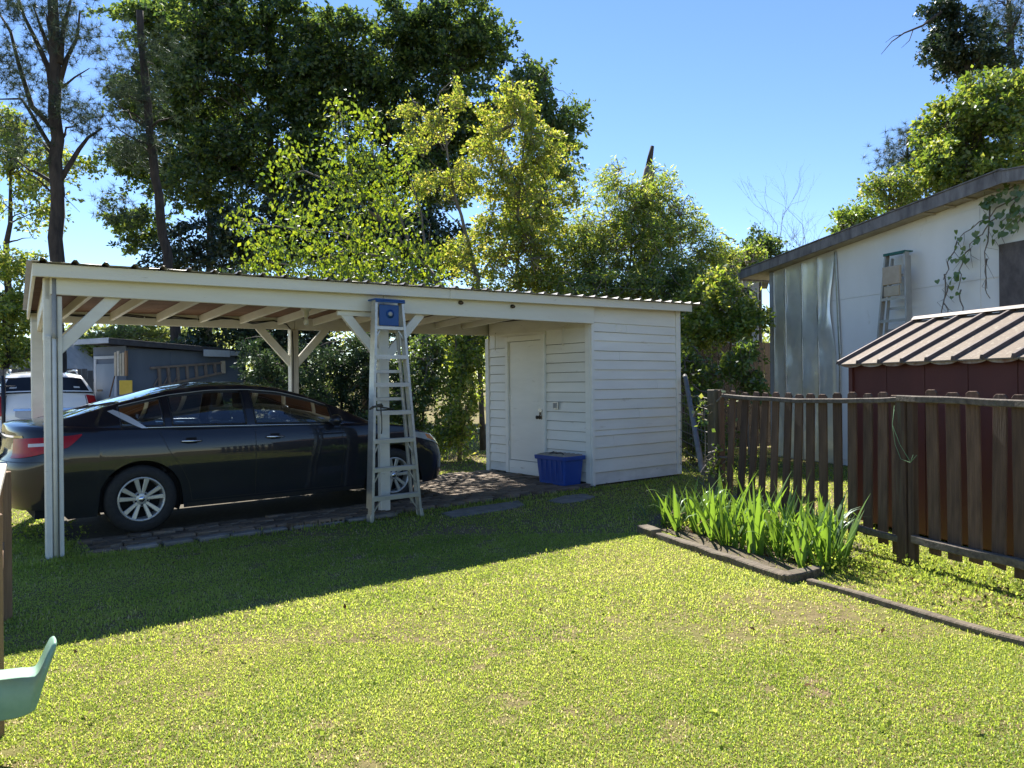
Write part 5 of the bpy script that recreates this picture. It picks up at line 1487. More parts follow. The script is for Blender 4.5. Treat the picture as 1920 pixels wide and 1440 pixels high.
def sample_ells(ells, n_, rs, shell=.35):
    vol = np.array([e[1].x * e[1].y ** .5 * e[1].z for e in ells]); idx = rs.choice(len(ells), n_, p=vol / vol.sum())
    ph = rs.uniform(0, 6.28, (len(ells), 4)); out_ = []
    for i in idx:
        c, r_ = ells[i]
        d_ = rs.normal(size=3); d_ /= np.linalg.norm(d_)
        k = (shell + (1 - shell) * rs.random()) ** .6
        th = math.atan2(d_[2], d_[0])
        k *= .86 + .22 * math.sin(3 * th + ph[i, 0]) + .15 * math.sin(5 * th + ph[i, 1]) + .10 * math.sin(8 * th + ph[i, 2])
        out_.append((c.x + d_[0] * r_.x * k, c.y + d_[1] * r_.y * k, max(.15, c.z + d_[2] * r_.z * k)))
    return np.array(out_)


def spray_cloud(centres, dirs, lens, sig, n_per, size, aspect, droop, up, rs, fold=.18):
    """leaves strung along short drooping twigs"""
    n_ = len(centres) * n_per
    c = np.repeat(centres, n_per, 0); dr_ = np.repeat(dirs, n_per, 0); ln = np.repeat(lens, n_per)[:, None]
    u = rs.random((n_, 1))
    g_ = np.clip(rs.normal(size=(n_, 3)), -1.7, 1.7) * np.repeat(sig, n_per)[:, None] * (1.05 - .55 * u)
    p_ = c + dr_ * ln * (u - .5) + g_
    p_[:, 2] -= ln[:, 0] * .22 * (u[:, 0] ** 2)
    d_ = dr_ * .7 + rs.normal(size=(n_, 3)) * .75; d_[:, 2] -= droop
    d_ /= np.linalg.norm(d_, axis=1)[:, None]
    nn = rs.normal(size=(n_, 3)); nn[:, 2] += up
    r_ = np.cross(d_, nn); r_ /= np.linalg.norm(r_, axis=1)[:, None] + 1e-9
    nn = np.cross(r_, d_)
    L = size * rs.uniform(.55, 1.3, n_)[:, None]
    mid = p_ + d_ * L * .45
    l = mid + r_ * L * aspect * .5 + nn * L * fold * .4; q = mid - r_ * L * aspect * .5 + nn * L * fold * .4
    v = np.stack([p_, q, p_ + d_ * L, l], 1).reshape(-1, 3)
    return v, np.arange(n_ * 4).reshape(-1, 4)


def branch_pts(a_, b_, rs, sag=.12, n_=6, jit=.05):
    a_, b_ = np.array(a_, float), np.array(b_, float); L = np.linalg.norm(b_ - a_); out_ = []
    for k in range(n_):
        q = k / (n_ - 1)
        p_ = a_ + (b_ - a_) * q
        p_[2] += sag * L * math.sin(math.pi * q) * (1 if rs.random() < 2 else -1)
        if 0 < k < n_ - 1: p_ += rs.normal(size=3) * jit * L
        out_.append(p_)
    return out_


def tree(name, label, trunk, r0, ells, n_clump, n_leaf, size, mat, bark, sig=.35, cat='tree', n_branch=None, seed=1, aspect=.55, droop=.5, trunk_r1=None, shell=.35, group=None, branch_r=None, zmin=.2, flat=.75, needles=False, up=.35):
    rs = np.random.default_rng(seed)
    tr = [np.array(p_, float) for p_ in trunk]
    base = tr[0]
    root = thing(name, label, cat, tuple(base), 0, group)
    rel = lambda p_: np.asarray(p_) - base
    cl = sample_ells(ells, n_clump, rs, shell)
    mb = MB()
    nT = len(tr); r1 = trunk_r1 if trunk_r1 is not None else r0 * .25
    # densify trunk with a little wander
    pts_, rad = [], []
    for i in range(nT - 1):
        for k in range(4):
            q = k / 4; pts_.append(rel(tr[i] + (tr[i + 1] - tr[i]) * q) + (rs.normal(size=3) * r0 * .18 if i + k else 0)); rad.append(r0 + (r1 - r0) * (i + q) / (nT - 1))
    pts_.append(rel(tr[-1])); rad.append(r1)
    rad[0] *= 1.35
    mb.tube(pts_, rad, 10)
    T = np.array(pts_)
    nb = n_branch if n_branch is not None else min(n_clump, 40)
    ax_ = np.array([np.interp(c_[2], T[:, 2] + base[2], T[:, k] + base[k]) for c_ in cl for k in (0, 1)]).reshape(-1, 2)
    dirs = np.concatenate([cl[:, :2] - ax_, np.zeros((len(cl), 1))], 1)
    dirs /= np.linalg.norm(dirs, axis=1)[:, None] + .3
    dirs += rs.normal(size=dirs.shape) * .45; dirs[:, 2] += .12
    dirs /= np.linalg.norm(dirs, axis=1)[:, None]
    lens = sig * 3.4 * rs.uniform(.7, 1.4, len(cl))
    root_ = cl - dirs * lens[:, None] * .5
    tip_ = cl + dirs * lens[:, None] * .5; tip_[:, 2] -= lens * .2
    for i in range(len(cl)):
        tgt = rel(root_[i])
        if i < nb or needles:
            if i < nb:
                # attach lower on the trunk than the clump
                dz = tgt[2] - T[:, 2]; hor = np.linalg.norm(tgt[:2] - T[:, :2], axis=1)
                cost = np.abs(dz - hor * .55) + rs.random(len(T)) * .6
                j = int(np.argmin(cost[1:])) + 1
                br_ = branch_r or rad[j] * .42
                mb.tube(branch_pts(T[j], tgt, rs, .06), [br_ * (1 - .85 * k / 5) for k in range(6)], 5, False)
                e_ = br_ * .15
        else:
            j = int(np.argmin(np.linalg.norm(root_[:nb] - root_[i], axis=1))); e_ = .012
            mb.tube(branch_pts(rel(root_[j]), tgt, rs, .03, 4), [.016, .013, .011, .009], 4, False)
        if not needles:
            mb.tube([tgt, (tgt + rel(tip_[i])) / 2 + np.array([0, 0, lens[i] * .06]), rel(tip_[i])], [.008, .006, .002], 3, False)
    mb.build('trunk', bark, root)
    sg = np.full(len(cl), sig * .42) * rs.uniform(.7, 1.3, len(cl))
    if needles:
        tufts = np.repeat(cl, 9, axis=0) + rs.normal(size=(len(cl) * 9, 3)) * sig
        v, f = needle_cloud(tufts, n_leaf, size, .0045 * size / .2, rs)
    else:
        v, f = spray_cloud(cl, dirs, lens, sg, n_leaf, size, aspect, droop * .6, up, rs)
    v = v - base
    v[:, 2] = np.maximum(v[:, 2], .03)
    fast('crown', v, f, mat, root)
    return root


def gx(px, Y): return P(px, 720, Y).x
def at(px, py, Y): p_ = P(px, py, Y); return (p_.x, p_.y, p_.z)
def gr(px, Y): return (gx(px, Y), Y, -.1)

# tall wood behind the carport
tree('oak_tree', 'tall dense dark oak with many trunks rising behind the carport middle', [gr(535, 36.7), at(520, 420, 36.7), at(505, 220, 36.7), at(500, 30, 36.7)], .26, [ell(430, 110, 36.7, 150, 120, 2.6), ell(520, 260, 36.7, 130, 120, 2.4), ell(480, 10, 36.7, 140, 60, 2.2), ell(575, 130, 36.7, 90, 120, 2.2), ell(570, 330, 36.7, 90, 90, 2.2), ell(400, 330, 36.7, 100, 90, 2)], 760, 80, .23, leaf_oak, bark_dark, .38, seed=11, n_branch=46)
tree('oak_tree', 'broad dark oak with spreading limbs left of the open sky', [gr(690, 35.4), at(690, 430, 35.4), at(725, 260, 35.4), at(770, 60, 36.0), at(800, -40, 36.0)], .28, [ell(700, 90, 35.4, 150, 100, 2.6), ell(830, 70, 35.4, 120, 90, 2.4), ell(770, 220, 35.4, 160, 105, 2.4), ell(905, 90, 36.0, 75, 95, 2), ell(880, 230, 35.4, 95, 75, 2), ell(640, 330, 35.4, 110, 90, 2), ell(620, 160, 35.8, 90, 110, 2.2), ell(800, 330, 35.4, 120, 70, 2.2)], 900, 80, .23, leaf_oak, bark_dark, .38, seed=12, n_branch=56)
tree('oak_tree', 'dark leafy tree with drooping edge foliage left of the tall oaks', [gr(390, 39.4), at(395, 400, 39.4), at(370, 180, 39.4), at(340, 20, 39.4)], .22, [ell(330, 50, 39.4, 120, 80, 2.4), ell(300, 170, 39.4, 95, 90, 2.2), ell(275, 300, 39.4, 85, 60, 2), ell(255, 420, 39.4, 65, 55, 1.8), ell(380, 250, 39.4, 90, 110, 2)], 560, 75, .23, leaf_oak, bark_dark, .38, seed=13)
tree('oak_tree', 'lower dark tree filling the gap behind the bright maple branches', [gr(600, 32.6), at(610, 500, 32.6), at(600, 330, 32.6)], .17, [ell(450, 440, 32.6, 110, 80, 1.8), ell(590, 430, 32.6, 120, 90, 1.8), ell(720, 440, 32.6, 110, 90, 1.8), ell(830, 470, 32.6, 80, 70, 1.6), ell(340, 490, 32.6, 90, 45, 1.6)], 420, 85, .20, leaf_dark, bark_dark, .44, seed=14)
tree('oak_tree', 'mid green leafy tree top standing against the blue sky right of the oaks', [gr(1000, 32.6), at(1005, 420, 32.6), at(1025, 260, 32.6), at(1020, 130, 32.6)], .16, [ell(1020, 165, 32.6, 32, 58, 1.1), ell(1062, 230, 32.6, 38, 50, 1.2), ell(1040, 300, 32.6, 42, 45, 1.2), ell(985, 180, 33.3, 40, 70, 1.3), ell(1000, 380, 32.6, 60, 60, 1.3)], 200, 70, .20, leaf_oak_light, bark_dark, .34, seed=15)
# pines on the left
pn = [gr(108, 19.5), at(107, 500, 19.5), at(106, 300, 19.5), at(103, 130, 19.5), at(98, -60, 19.5)]
pine = tree('pine_tree', 'tall pine with a bare straight trunk and crooked limbs at far left', pn, .20, [ell(110, 200, 19.5, 75, 35, 1.3), ell(40, 130, 19.5, 60, 70, 1.4), ell(150, 90, 19.5, 45, 60, 1.3), ell(30, 250, 19.5, 50, 30, 1.2), ell(90, 30, 19.5, 90, 45, 1.4), ell(165, 235, 19.5, 35, 28, 1.0), ell(60, 300, 19.5, 50, 16, 1.0)], 105, 26, .24, leaf_pine, bark_pine, .26, seed=21, n_branch=6, needles=True, trunk_r1=.12)
lm = MB(); b0 = Vector(pine.location)
for pl, r0_ in (([(108, 345), (125, 318), (148, 280), (165, 258), (192, 240)], .085), ([(100, 190), (92, 130), (70, 80), (45, 30), (30, -20)], .09), ([(96, 235), (60, 200), (35, 120), (20, 60), (-10, 10)], .08), ([(110, 160), (125, 110), (145, 70), (150, 20)], .075), ([(95, 275), (60, 215), (40, 185), (0, 186)], .06), ([(116, 165), (140, 145), (168, 128)], .035), ([(94, 358), (70, 335), (40, 318), (24, 296)], .03), ([(112, 120), (118, 60), (135, -10)], .09), ([(100, 110), (80, 60), (62, 10)], .07), ([(120, 350), (122, 370), (150, 398)], .015)):
    pts_ = [Vector(at(x, y, 19.5 + .12 * i)) - b0 for i, (x, y) in enumerate(pl)]
    lm.tube(pts_, [r0_ * (1 - .7 * i / (len(pl) - 1)) for i in range(len(pl))], 7)
lm.build('limb', bark_pine, pine)
tree('pine_tree', 'slender leaning pine trunk with dark tufts behind the blue shed', [gr(338, 22.5), at(330, 600, 22.5), at(312, 480, 22.5), at(292, 330, 22.5), at(272, 150, 22.5), at(262, 20, 22.5)], .17, [ell(270, 100, 22.5, 70, 50, 1.2), ell(225, 180, 22.5, 45, 40, 1), ell(255, 270, 22.5, 60, 45, 1.1), ell(300, 190, 22.5, 50, 40, 1), ell(215, 400, 22.5, 45, 25, 1)], 70, 26, .23, leaf_pine, bark_pine, .28, seed=22, n_branch=18, needles=True, trunk_r1=.10)
# lighter trees far left
tree('broadleaf_tree', 'pale green tree behind the pine trunk at the left edge', [gr(20, 30), at(15, 500, 30), at(20, 330, 30)], .2, [ell(25, 320, 30, 55, 60, 1.8), ell(65, 380, 30, 40, 45, 1.5), ell(10, 240, 30, 35, 40, 1.4), ell(100, 300, 31, 60, 40, 1.4)], 110, 50, .18, leaf_plume, bark_dark, .33, seed=31)
tree('broadleaf_tree', 'bright green tree at the left edge beside the carport roof', [gr(10, 25), at(8, 640, 25), at(12, 540, 25)], .16, [ell(20, 500, 25, 42, 35, 1.4), ell(25, 580, 25, 48, 45, 1.6), ell(15, 650, 25, 45, 40, 1.4)], 150, 55, .14, leaf_plume, bark_dark, .26, seed=32)
tree('broadleaf_tree', 'light yellow green tree seen beyond the blue shed roof', [gr(200, 31), at(205, 690, 31), at(210, 640, 31)], .15, [ell(170, 650, 31, 70, 38, 1.6), ell(255, 635, 32, 80, 30, 1.6), ell(130, 670, 31, 40, 30, 1.4), ell(320, 640, 32, 50, 25, 1.4)], 220, 55, .17, leaf_far, bark_grey, .3, seed=33)
# dark evergreens right behind the carport
tree('cedar_shrub', 'dark feathery cedar shrub behind the carport back post', [gr(520, 15.3), at(520, 700, 15.3)], .06, [ell(505, 690, 15.3, 60, 70, .8), ell(480, 760, 15.3, 50, 60, .8), ell(560, 740, 15, 60, 80, .8)], 110, 170, .085, leaf_cedar, bark_dark, .16, seed=41, cat='shrub', aspect=.28, droop=.8)
tree('cedar_shrub', 'broad dark cedar shrub behind the windscreen of the sedan', [gr(640, 15), at(640, 700, 15)], .06, [ell(620, 700, 15, 75, 70, .9), ell(690, 690, 15.2, 60, 80, .9), ell(650, 780, 14.8, 90, 60, .9), ell(740, 720, 15, 50, 70, .8)], 160, 170, .085, leaf_cedar, bark_dark, .16, seed=42, cat='shrub', aspect=.28, droop=.8)
tree('evergreen_tree', 'dark evergreen tree above the carport roof in deep shade', [gr(450, 19), at(455, 600, 19), at(460, 520, 19)], .14, [ell(440, 560, 19, 90, 60, 1.4), ell(560, 560, 19.5, 110, 60, 1.4), ell(700, 560, 19.5, 100, 60, 1.4), ell(390, 630, 19, 60, 50, 1.2), ell(520, 640, 19, 100, 40, 1.2), ell(800, 600, 19, 80, 60, 1.2)], 260, 110, .12, leaf_dark, bark_dark, .28, seed=43)
tree('leafy_shrub', 'bright sunlit shrub between the sedan nose and the white shed', [gr(860, 14.4), at(860, 700, 14.4)], .04, [ell(865, 700, 14.4, 40, 60, .7), ell(850, 780, 14.2, 45, 45, .7), ell(880, 640, 14.6, 35, 40, .7), ell(835, 820, 14, 35, 20, .5)], 150, 60, .085, leaf_plume, bark_grey, .17, seed=44, cat='shrub')
tree('leafy_shrub', 'tangled mid green shrub with bare twigs behind the ladder', [gr(790, 14.8), at(795, 720, 14.8), at(800, 650, 14.8)], .035, [ell(790, 690, 14.8, 50, 60, .7), ell(760, 770, 14.6, 55, 50, .7), ell(820, 640, 15, 45, 30, .7), ell(780, 830, 14.5, 50, 20, .6)], 150, 60, .08, leaf_oak_light, bark_grey, .2, seed=45, cat='shrub', n_branch=40)
# bright maple with arching branches over the roof
MY = 15.2
mp = thing('maple_tree', 'young maple with bright yellow green drooping leaves over the carport roof', 'tree', gr(862, MY))
b0 = Vector(mp.location)
clumps = [(455, 415), (478, 487), (522, 462), (560, 500), (600, 382), (640, 330), (622, 272), (636, 205), (690, 222), (532, 330), (546, 288), (600, 470), (650, 452), (682, 482), (700, 362), (722, 392), (762, 310), (660, 292), (562, 420), (502, 505), (612, 522), (702, 522), (762, 502), (742, 442), (790, 470), (582, 442), (642, 402), (722, 330), (684, 255), (770, 540), (652, 532), (540, 395), (610, 350), (668, 425), (728, 470), (498, 452), (580, 535), (668, 350), (700, 300), (745, 365), (770, 400), (630, 490), (540, 530), (805, 525), (820, 480), (690, 440), (750, 545), (570, 480), (715, 495), (655, 500)]
rsm = np.random.default_rng(51)
ctr = np.array([at(x, y, MY + rsm.uniform(-.9, .9)) for x, y in clumps])
v, f = leaf_cloud(ctr, np.full(len(ctr), .20), 125, .105, .62, 1.1, .2, rsm)
fast('crown', v - np.array(b0), f, leaf_maple, mp)
mbx = MB()
mbx.tube([Vector(at(*q)) - b0 for q in ((862, 790, MY), (850, 640, MY), (835, 545, MY), (800, 500, MY))], [.07, .06, .05, .045], 8)
limbs = [[(835, 545), (760, 490), (660, 440), (560, 430), (455, 415)], [(800, 500), (720, 420), (660, 330), (636, 205)], [(780, 490), (740, 380), (700, 290), (690, 222)], [(760, 490), (650, 470), (560, 500), (478, 487)], [(835, 545), (760, 530), (650, 532), (540, 530), (502, 505)], [(720, 420), (640, 350), (570, 320), (532, 330)], [(800, 500), (790, 400), (762, 310)]]
dense = []
for l in limbs:
    pts_ = [Vector(at(x, y, MY + rsm.uniform(-.25, .25))) - b0 for x, y in l]
    mbx.tube(pts_, [.034 * (1 - .8 * i / (len(l) - 1)) for i in range(len(l))], 6)
    dense += [np.array(p_) for p_ in pts_[1:]]
for c in ctr:
    t_ = c - np.array(b0); dd_ = [np.linalg.norm(t_ - q) for q in dense]; s_ = dense[int(np.argmin(dd_))]
    mbx.tube(branch_pts(s_, t_, rsm, .05, 4), [.012, .009, .006, .003], 4, False)
mbx.build('trunk', bark_grey, mp)
# yellow saplings
tree('yellow_sapling', 'tall sapling with golden yellow spring leaves behind the carport roof', [gr(965, 17), at(968, 520, 17), at(972, 380, 17), at(985, 250, 17), at(960, 150, 17)], .055, [ell(965, 205, 17, 62, 45, .9), ell(915, 270, 17, 45, 42, .9), ell(1010, 280, 17, 55, 65, .9), ell(960, 350, 17, 75, 60, 1), ell(1065, 365, 17, 38, 38, .8), ell(940, 450, 17, 70, 60, 1), ell(1020, 440, 17, 65, 60, 1), ell(930, 525, 16.8, 75, 35, 1), ell(1010, 520, 17, 60, 40, .9)], 440, 60, .085, leaf_yellow, bark_grey, .17, seed=52, n_branch=60, branch_r=.016)
tree('yellow_sapling', 'leaning sapling with sparse golden leaf tufts and bare twigs', [gr(905, 16.6), at(895, 520, 16.6), at(870, 430, 16.6), at(845, 330, 16.6), at(830, 230, 16.6)], .06, [ell(822, 230, 16.6, 26, 30, .6), ell(860, 190, 16.6, 25, 30, .6), ell(775, 260, 16.6, 30, 50, .6), ell(880, 330, 16.6, 40, 40, .8), ell(800, 340, 16.6, 35, 30, .7), ell(860, 480, 16.4, 35, 50, .8), ell(870, 130, 16.6, 14, 30, .4), ell(760, 200, 16.6, 14, 16, .4)], 120, 55, .08, leaf_yellow, bark_grey, .15, seed=53, n_branch=55, branch_r=.014)
# feathery lime shrubs right of centre
tree('feathery_shrub', 'big feathery lime green shrub rising above the shed roof', [gr(1180, 17.2), at(1180, 560, 17.2), at(1185, 420, 17.2)], .05, [ell(1150, 350, 17.4, 42, 38, .9), ell(1190, 430, 17.2, 85, 60, 1.1), ell(1130, 480, 17, 65, 60, 1), ell(1235, 500, 16.8, 85, 60, 1.1), ell(1280, 425, 17, 50, 45, .9), ell(1235, 365, 17.4, 45, 50, .8), ell(1205, 380, 17.2, 40, 50, .8), ell(1325, 470, 16.8, 34, 45, .8), ell(1095, 430, 17.4, 45, 60, .8), ell(1075, 510, 17.2, 50, 50, .8), ell(1020, 525, 17.4, 50, 32, .6)], 560, 52, .115, leaf_plume, bark_grey, .19, seed=54, n_branch=60, branch_r=.014, aspect=.26, droop=.3, cat='shrub')
tree('feathery_shrub', 'darker green shrub between the lime shrub and the shed roof edge', [gr(1270, 16.2), at(1265, 600, 16.2), at(1262, 530, 16.2)], .04, [ell(1220, 540, 16, 95, 45, .9), ell(1290, 530, 16, 50, 50, .9), ell(1110, 540, 16.2, 70, 35, .9), ell(1300, 590, 15.8, 45, 40, .8)], 190, 60, .10, leaf_lime, bark_grey, .18, seed=55, aspect=.4, cat='shrub')
tree('leafy_shrub', 'sunlit yellow green hedge between the shed and the white outbuilding', [gr(1370, 15), at(1370, 640, 15), at(1375, 560, 15)], .04, [ell(1335, 545, 14.4, 42, 42, .5), ell(1400, 590, 14.2, 38, 34, .4), ell(1365, 610, 14.2, 55, 28, .4), ell(1405, 490, 18, 26, 28, .5), ell(1360, 500, 17.6, 30, 40, .5), ell(1310, 610, 14.8, 35, 40, .7)], 280, 55, .095, leaf_plume, bark_grey, .17, seed=56, cat='shrub')
tree('leafy_shrub', 'small bright leafed bush in front of the dark privacy fence', [gr(1405, 13), at(1400, 760, 13), at(1398, 700, 13)], .022, [ell(1395, 670, 13, 38, 26, .4), ell(1412, 715, 13, 28, 26, .4), ell(1372, 690, 13, 20, 18, .35)], 50, 48, .085, leaf_bright, bark_grey, .11, seed=57, cat='shrub', n_branch=30, branch_r=.008)
tree('leafy_shrub', 'low shaded green undergrowth along the wire fence beside the shed', [gr(1300, 13.2), at(1300, 830, 13.2)], .02, [ell(1295, 800, 13.2, 30, 60, .5), ell(1320, 740, 13.4, 35, 60, .5), ell(1350, 830, 13.2, 30, 50, .5), ell(1290, 690, 13.8, 30, 40, .5)], 110, 50, .08, leaf_bright, bark_grey, .15, seed=58, cat='shrub')
tree('climbing_vine', 'thin vine with small yellow green leaves climbing the gate post', [tuple(FO + Vector((-.16, -.02, 0))), tuple(FO + Vector((-.13, -.1, .8))), tuple(FO + Vector((-.16, -.05, 1.25)))], .008, [(FO + Vector((-.16, -.05, 1.15)), Vector((.05, .06, .22))), (FO + Vector((.1, -.12, 1.2)), Vector((.05, .06, .2))), (FO + Vector((0, -.14, .5)), Vector((.14, .06, .4)))], 30, 5, .06, leaf_lime, bark_grey, .05, seed=59, cat='vine', n_branch=14, branch_r=.003, aspect=.8)
# snag
sn = thing('tree_snag', 'broken bare trunk stump standing above the lime shrub against the sky', 'tree', gr(1218, 20))
b0 = Vector(sn.location)
MB().tube([Vector(at(*q)) - b0 for q in ((1218, 760, 20), (1216, 500, 20), (1215, 380, 20), (1214, 345, 20), (1218, 318, 20), (1216, 306, 20))], [.24, .2, .17, .17, .15, .05], 9).build('trunk', bark_grey, sn)
MB().tube([Vector(at(*q)) - b0 for q in ((1214, 322, 20), (1219, 295, 20), (1223, 274, 20))], [.09, .075, .05], 7).build('splinter', bark_dark, sn)
# trees behind the outbuilding
tree('ivy_tree', 'trunk wrapped in dark ivy at the upper right corner', [gr(1850, 25), at(1845, 300, 25), at(1810, 100, 25), at(1765, 0, 25)], .2, [ell(1800, 80, 25, 55, 45, 1.2), ell(1845, 105, 25, 45, 30, 1.1), ell(1768, 25, 25, 28, 28, .8), ell(1755, 90, 25, 25, 30, .7), ell(1740, 15, 25, 8, 14, .4)], 120, 110, .13, leaf_dark, bark_dark, .24, seed=61, n_branch=20)
tree('broadleaf_tree', 'large bright green tree rising behind the white outbuilding roof', [gr(1820, 21.5), at(1820, 400, 21.5), at(1810, 250, 21.5)], .16, [ell(1790, 220, 21.5, 62, 75, 1.5), ell(1865, 240, 21.5, 75, 95, 1.6), ell(1760, 310, 21.5, 55, 55, 1.3), ell(1900, 170, 21.5, 50, 45, 1.2), ell(1830, 330, 21.5, 90, 50, 1.4)], 360, 70, .15, leaf_lime, bark_dark, .25, seed=62)
tree('pine_tree', 'pine with open needle clusters in the upper right corner', [gr(1920, 27), at(1915, 200, 27), at(1895, 60, 27), at(1885, -40, 27)], .2, [ell(1890, 40, 27, 45, 50, 1.4), ell(1915, 110, 27, 35, 40, 1.2), ell(1860, 20, 27, 35, 25, 1.0)], 40, 26, .26, leaf_pine, bark_pine, .3, seed=63, needles=True, n_branch=24, branch_r=.04)
tree('pine_tree', 'small dark pine left of the bright tree behind the outbuilding', [gr(1700, 23), at(1700, 420, 23), at(1702, 260, 23)], .12, [ell(1695, 290, 23, 38, 28, 1), ell(1665, 300, 23, 22, 18, .7), ell(1715, 250, 23, 20, 20, .7)], 30, 28, .22, leaf_pine, bark_pine, .24, seed=64, needles=True, n_branch=18)
tree('broadleaf_tree', 'loose light leafed tree left of the bright tree above the outbuilding roof', [gr(1670, 22), at(1668, 420, 22), at(1665, 330, 22)], .09, [ell(1665, 350, 22, 45, 35, 1), ell(1630, 350, 22, 22, 22, .8), ell(1700, 370, 22, 40, 35, 1)], 75, 50, .11, leaf_lime, bark_grey, .25, seed=65, n_branch=40, branch_r=.02)
tree('broadleaf_tree', 'small round green treetop peeking over the outbuilding roof', [gr(1588, 21), at(1588, 440, 21)], .06, [ell(1585, 412, 21, 28, 20, .8), ell(1605, 400, 21, 18, 14, .6)], 40, 70, .11, leaf_bright, bark_grey, .2, seed=66, n_branch=12)
tree('broadleaf_tree', 'dark small leafed treetop left of the outbuilding eave', [gr(1425, 24), at(1425, 520, 24), at(1424, 460, 24)], .06, [ell(1425, 455, 24, 26, 22, .8), ell(1440, 475, 24, 20, 16, .7)], 45, 55, .12, leaf_oak, bark_dark, .24, seed=67, n_branch=14)
# bare twiggy tree
def twig_tree(label, base, Y, top_, spread, seed, lean=0):
    rs = np.random.default_rng(seed)
    t_ = thing('bare_tree', label, 'tree', gr(base, Y)); b0 = np.array(t_.location); mb = MB()
    def rec(p_, d_, L, r_, dep):
        q = p_ + d_ * L; mid = (p_ + q) / 2 + rs.normal(size=3) * L * .06
        mb.tube([p_, mid, q], [r_, r_ * .8, r_ * .62], 5 if dep < 2 else 4, False)
        if dep >= 6: return
        for _ in range(2 if rs.random() < .45 else 3):
            dd = d_ + rs.normal(size=3) * .42; dd[2] += .1; dd /= np.linalg.norm(dd)
            rec(p_ + d_ * L * rs.uniform(.6, 1), dd, L * rs.uniform(.58, .8), r_ * .55, dep + 1)
    H = at(base, top_, Y)[2]
    rec(np.array([0, 0, 0.]), np.array([lean, 0, 1.]), H * .42, .07, 0)
    mb.build('trunk', bark_grey, t_)
twig_tree('bare twiggy tree with no leaves yet beyond the outbuilding eave', 1530, 26, 372, 1, 71, -.02)
twig_tree('fainter bare tree in bud left of the other bare tree', 1470, 30, 410, 1, 73, -.05)
# dead branch poking in from the ivy tree
tw = MB()
tw.tube([at(1765, 22, 24.5), at(1730, 48, 24.5), at(1695, 62, 24.5), at(1672, 78, 24.5), at(1652, 102, 24.5)], [.05, .035, .025, .016, .006], 6)
tw.tube([at(1712, 56, 24.5), at(1705, 76, 24.5), at(1690, 90, 24.5)], [.016, .012, .005], 5)
tw.tube([at(1690, 65, 24.5), at(1675, 68, 24.5), at(1660, 80, 24.5)], [.014, .01, .004], 5)
o = tw.build('dead_branch', bark_dark); tag(o, 'bare dead branch reaching left from the ivy covered trunk', 'branch')
# far wood as one mass
rsf = np.random.default_rng(81); cc = []
for k in range(520):
    px = rsf.uniform(-500, 2500); Y = rsf.uniform(46, 60); h = rsf.uniform(.5, 6.5) if not 1000 < px < 1750 else rsf.uniform(.5, 5)
    cc.append((gx(px, Y), Y, h))
v, f = leaf_cloud(np.array(cc), np.full(len(cc), 1.0), 60, .42, .6, .4, .3, rsf)
v[:, 2] = np.maximum(v[:, 2], 0.02)
o = fast('far_wood', v, f, leaf_far); tag(o, 'hazy line of distant green woodland behind the yard', 'woodland', kind='stuff')

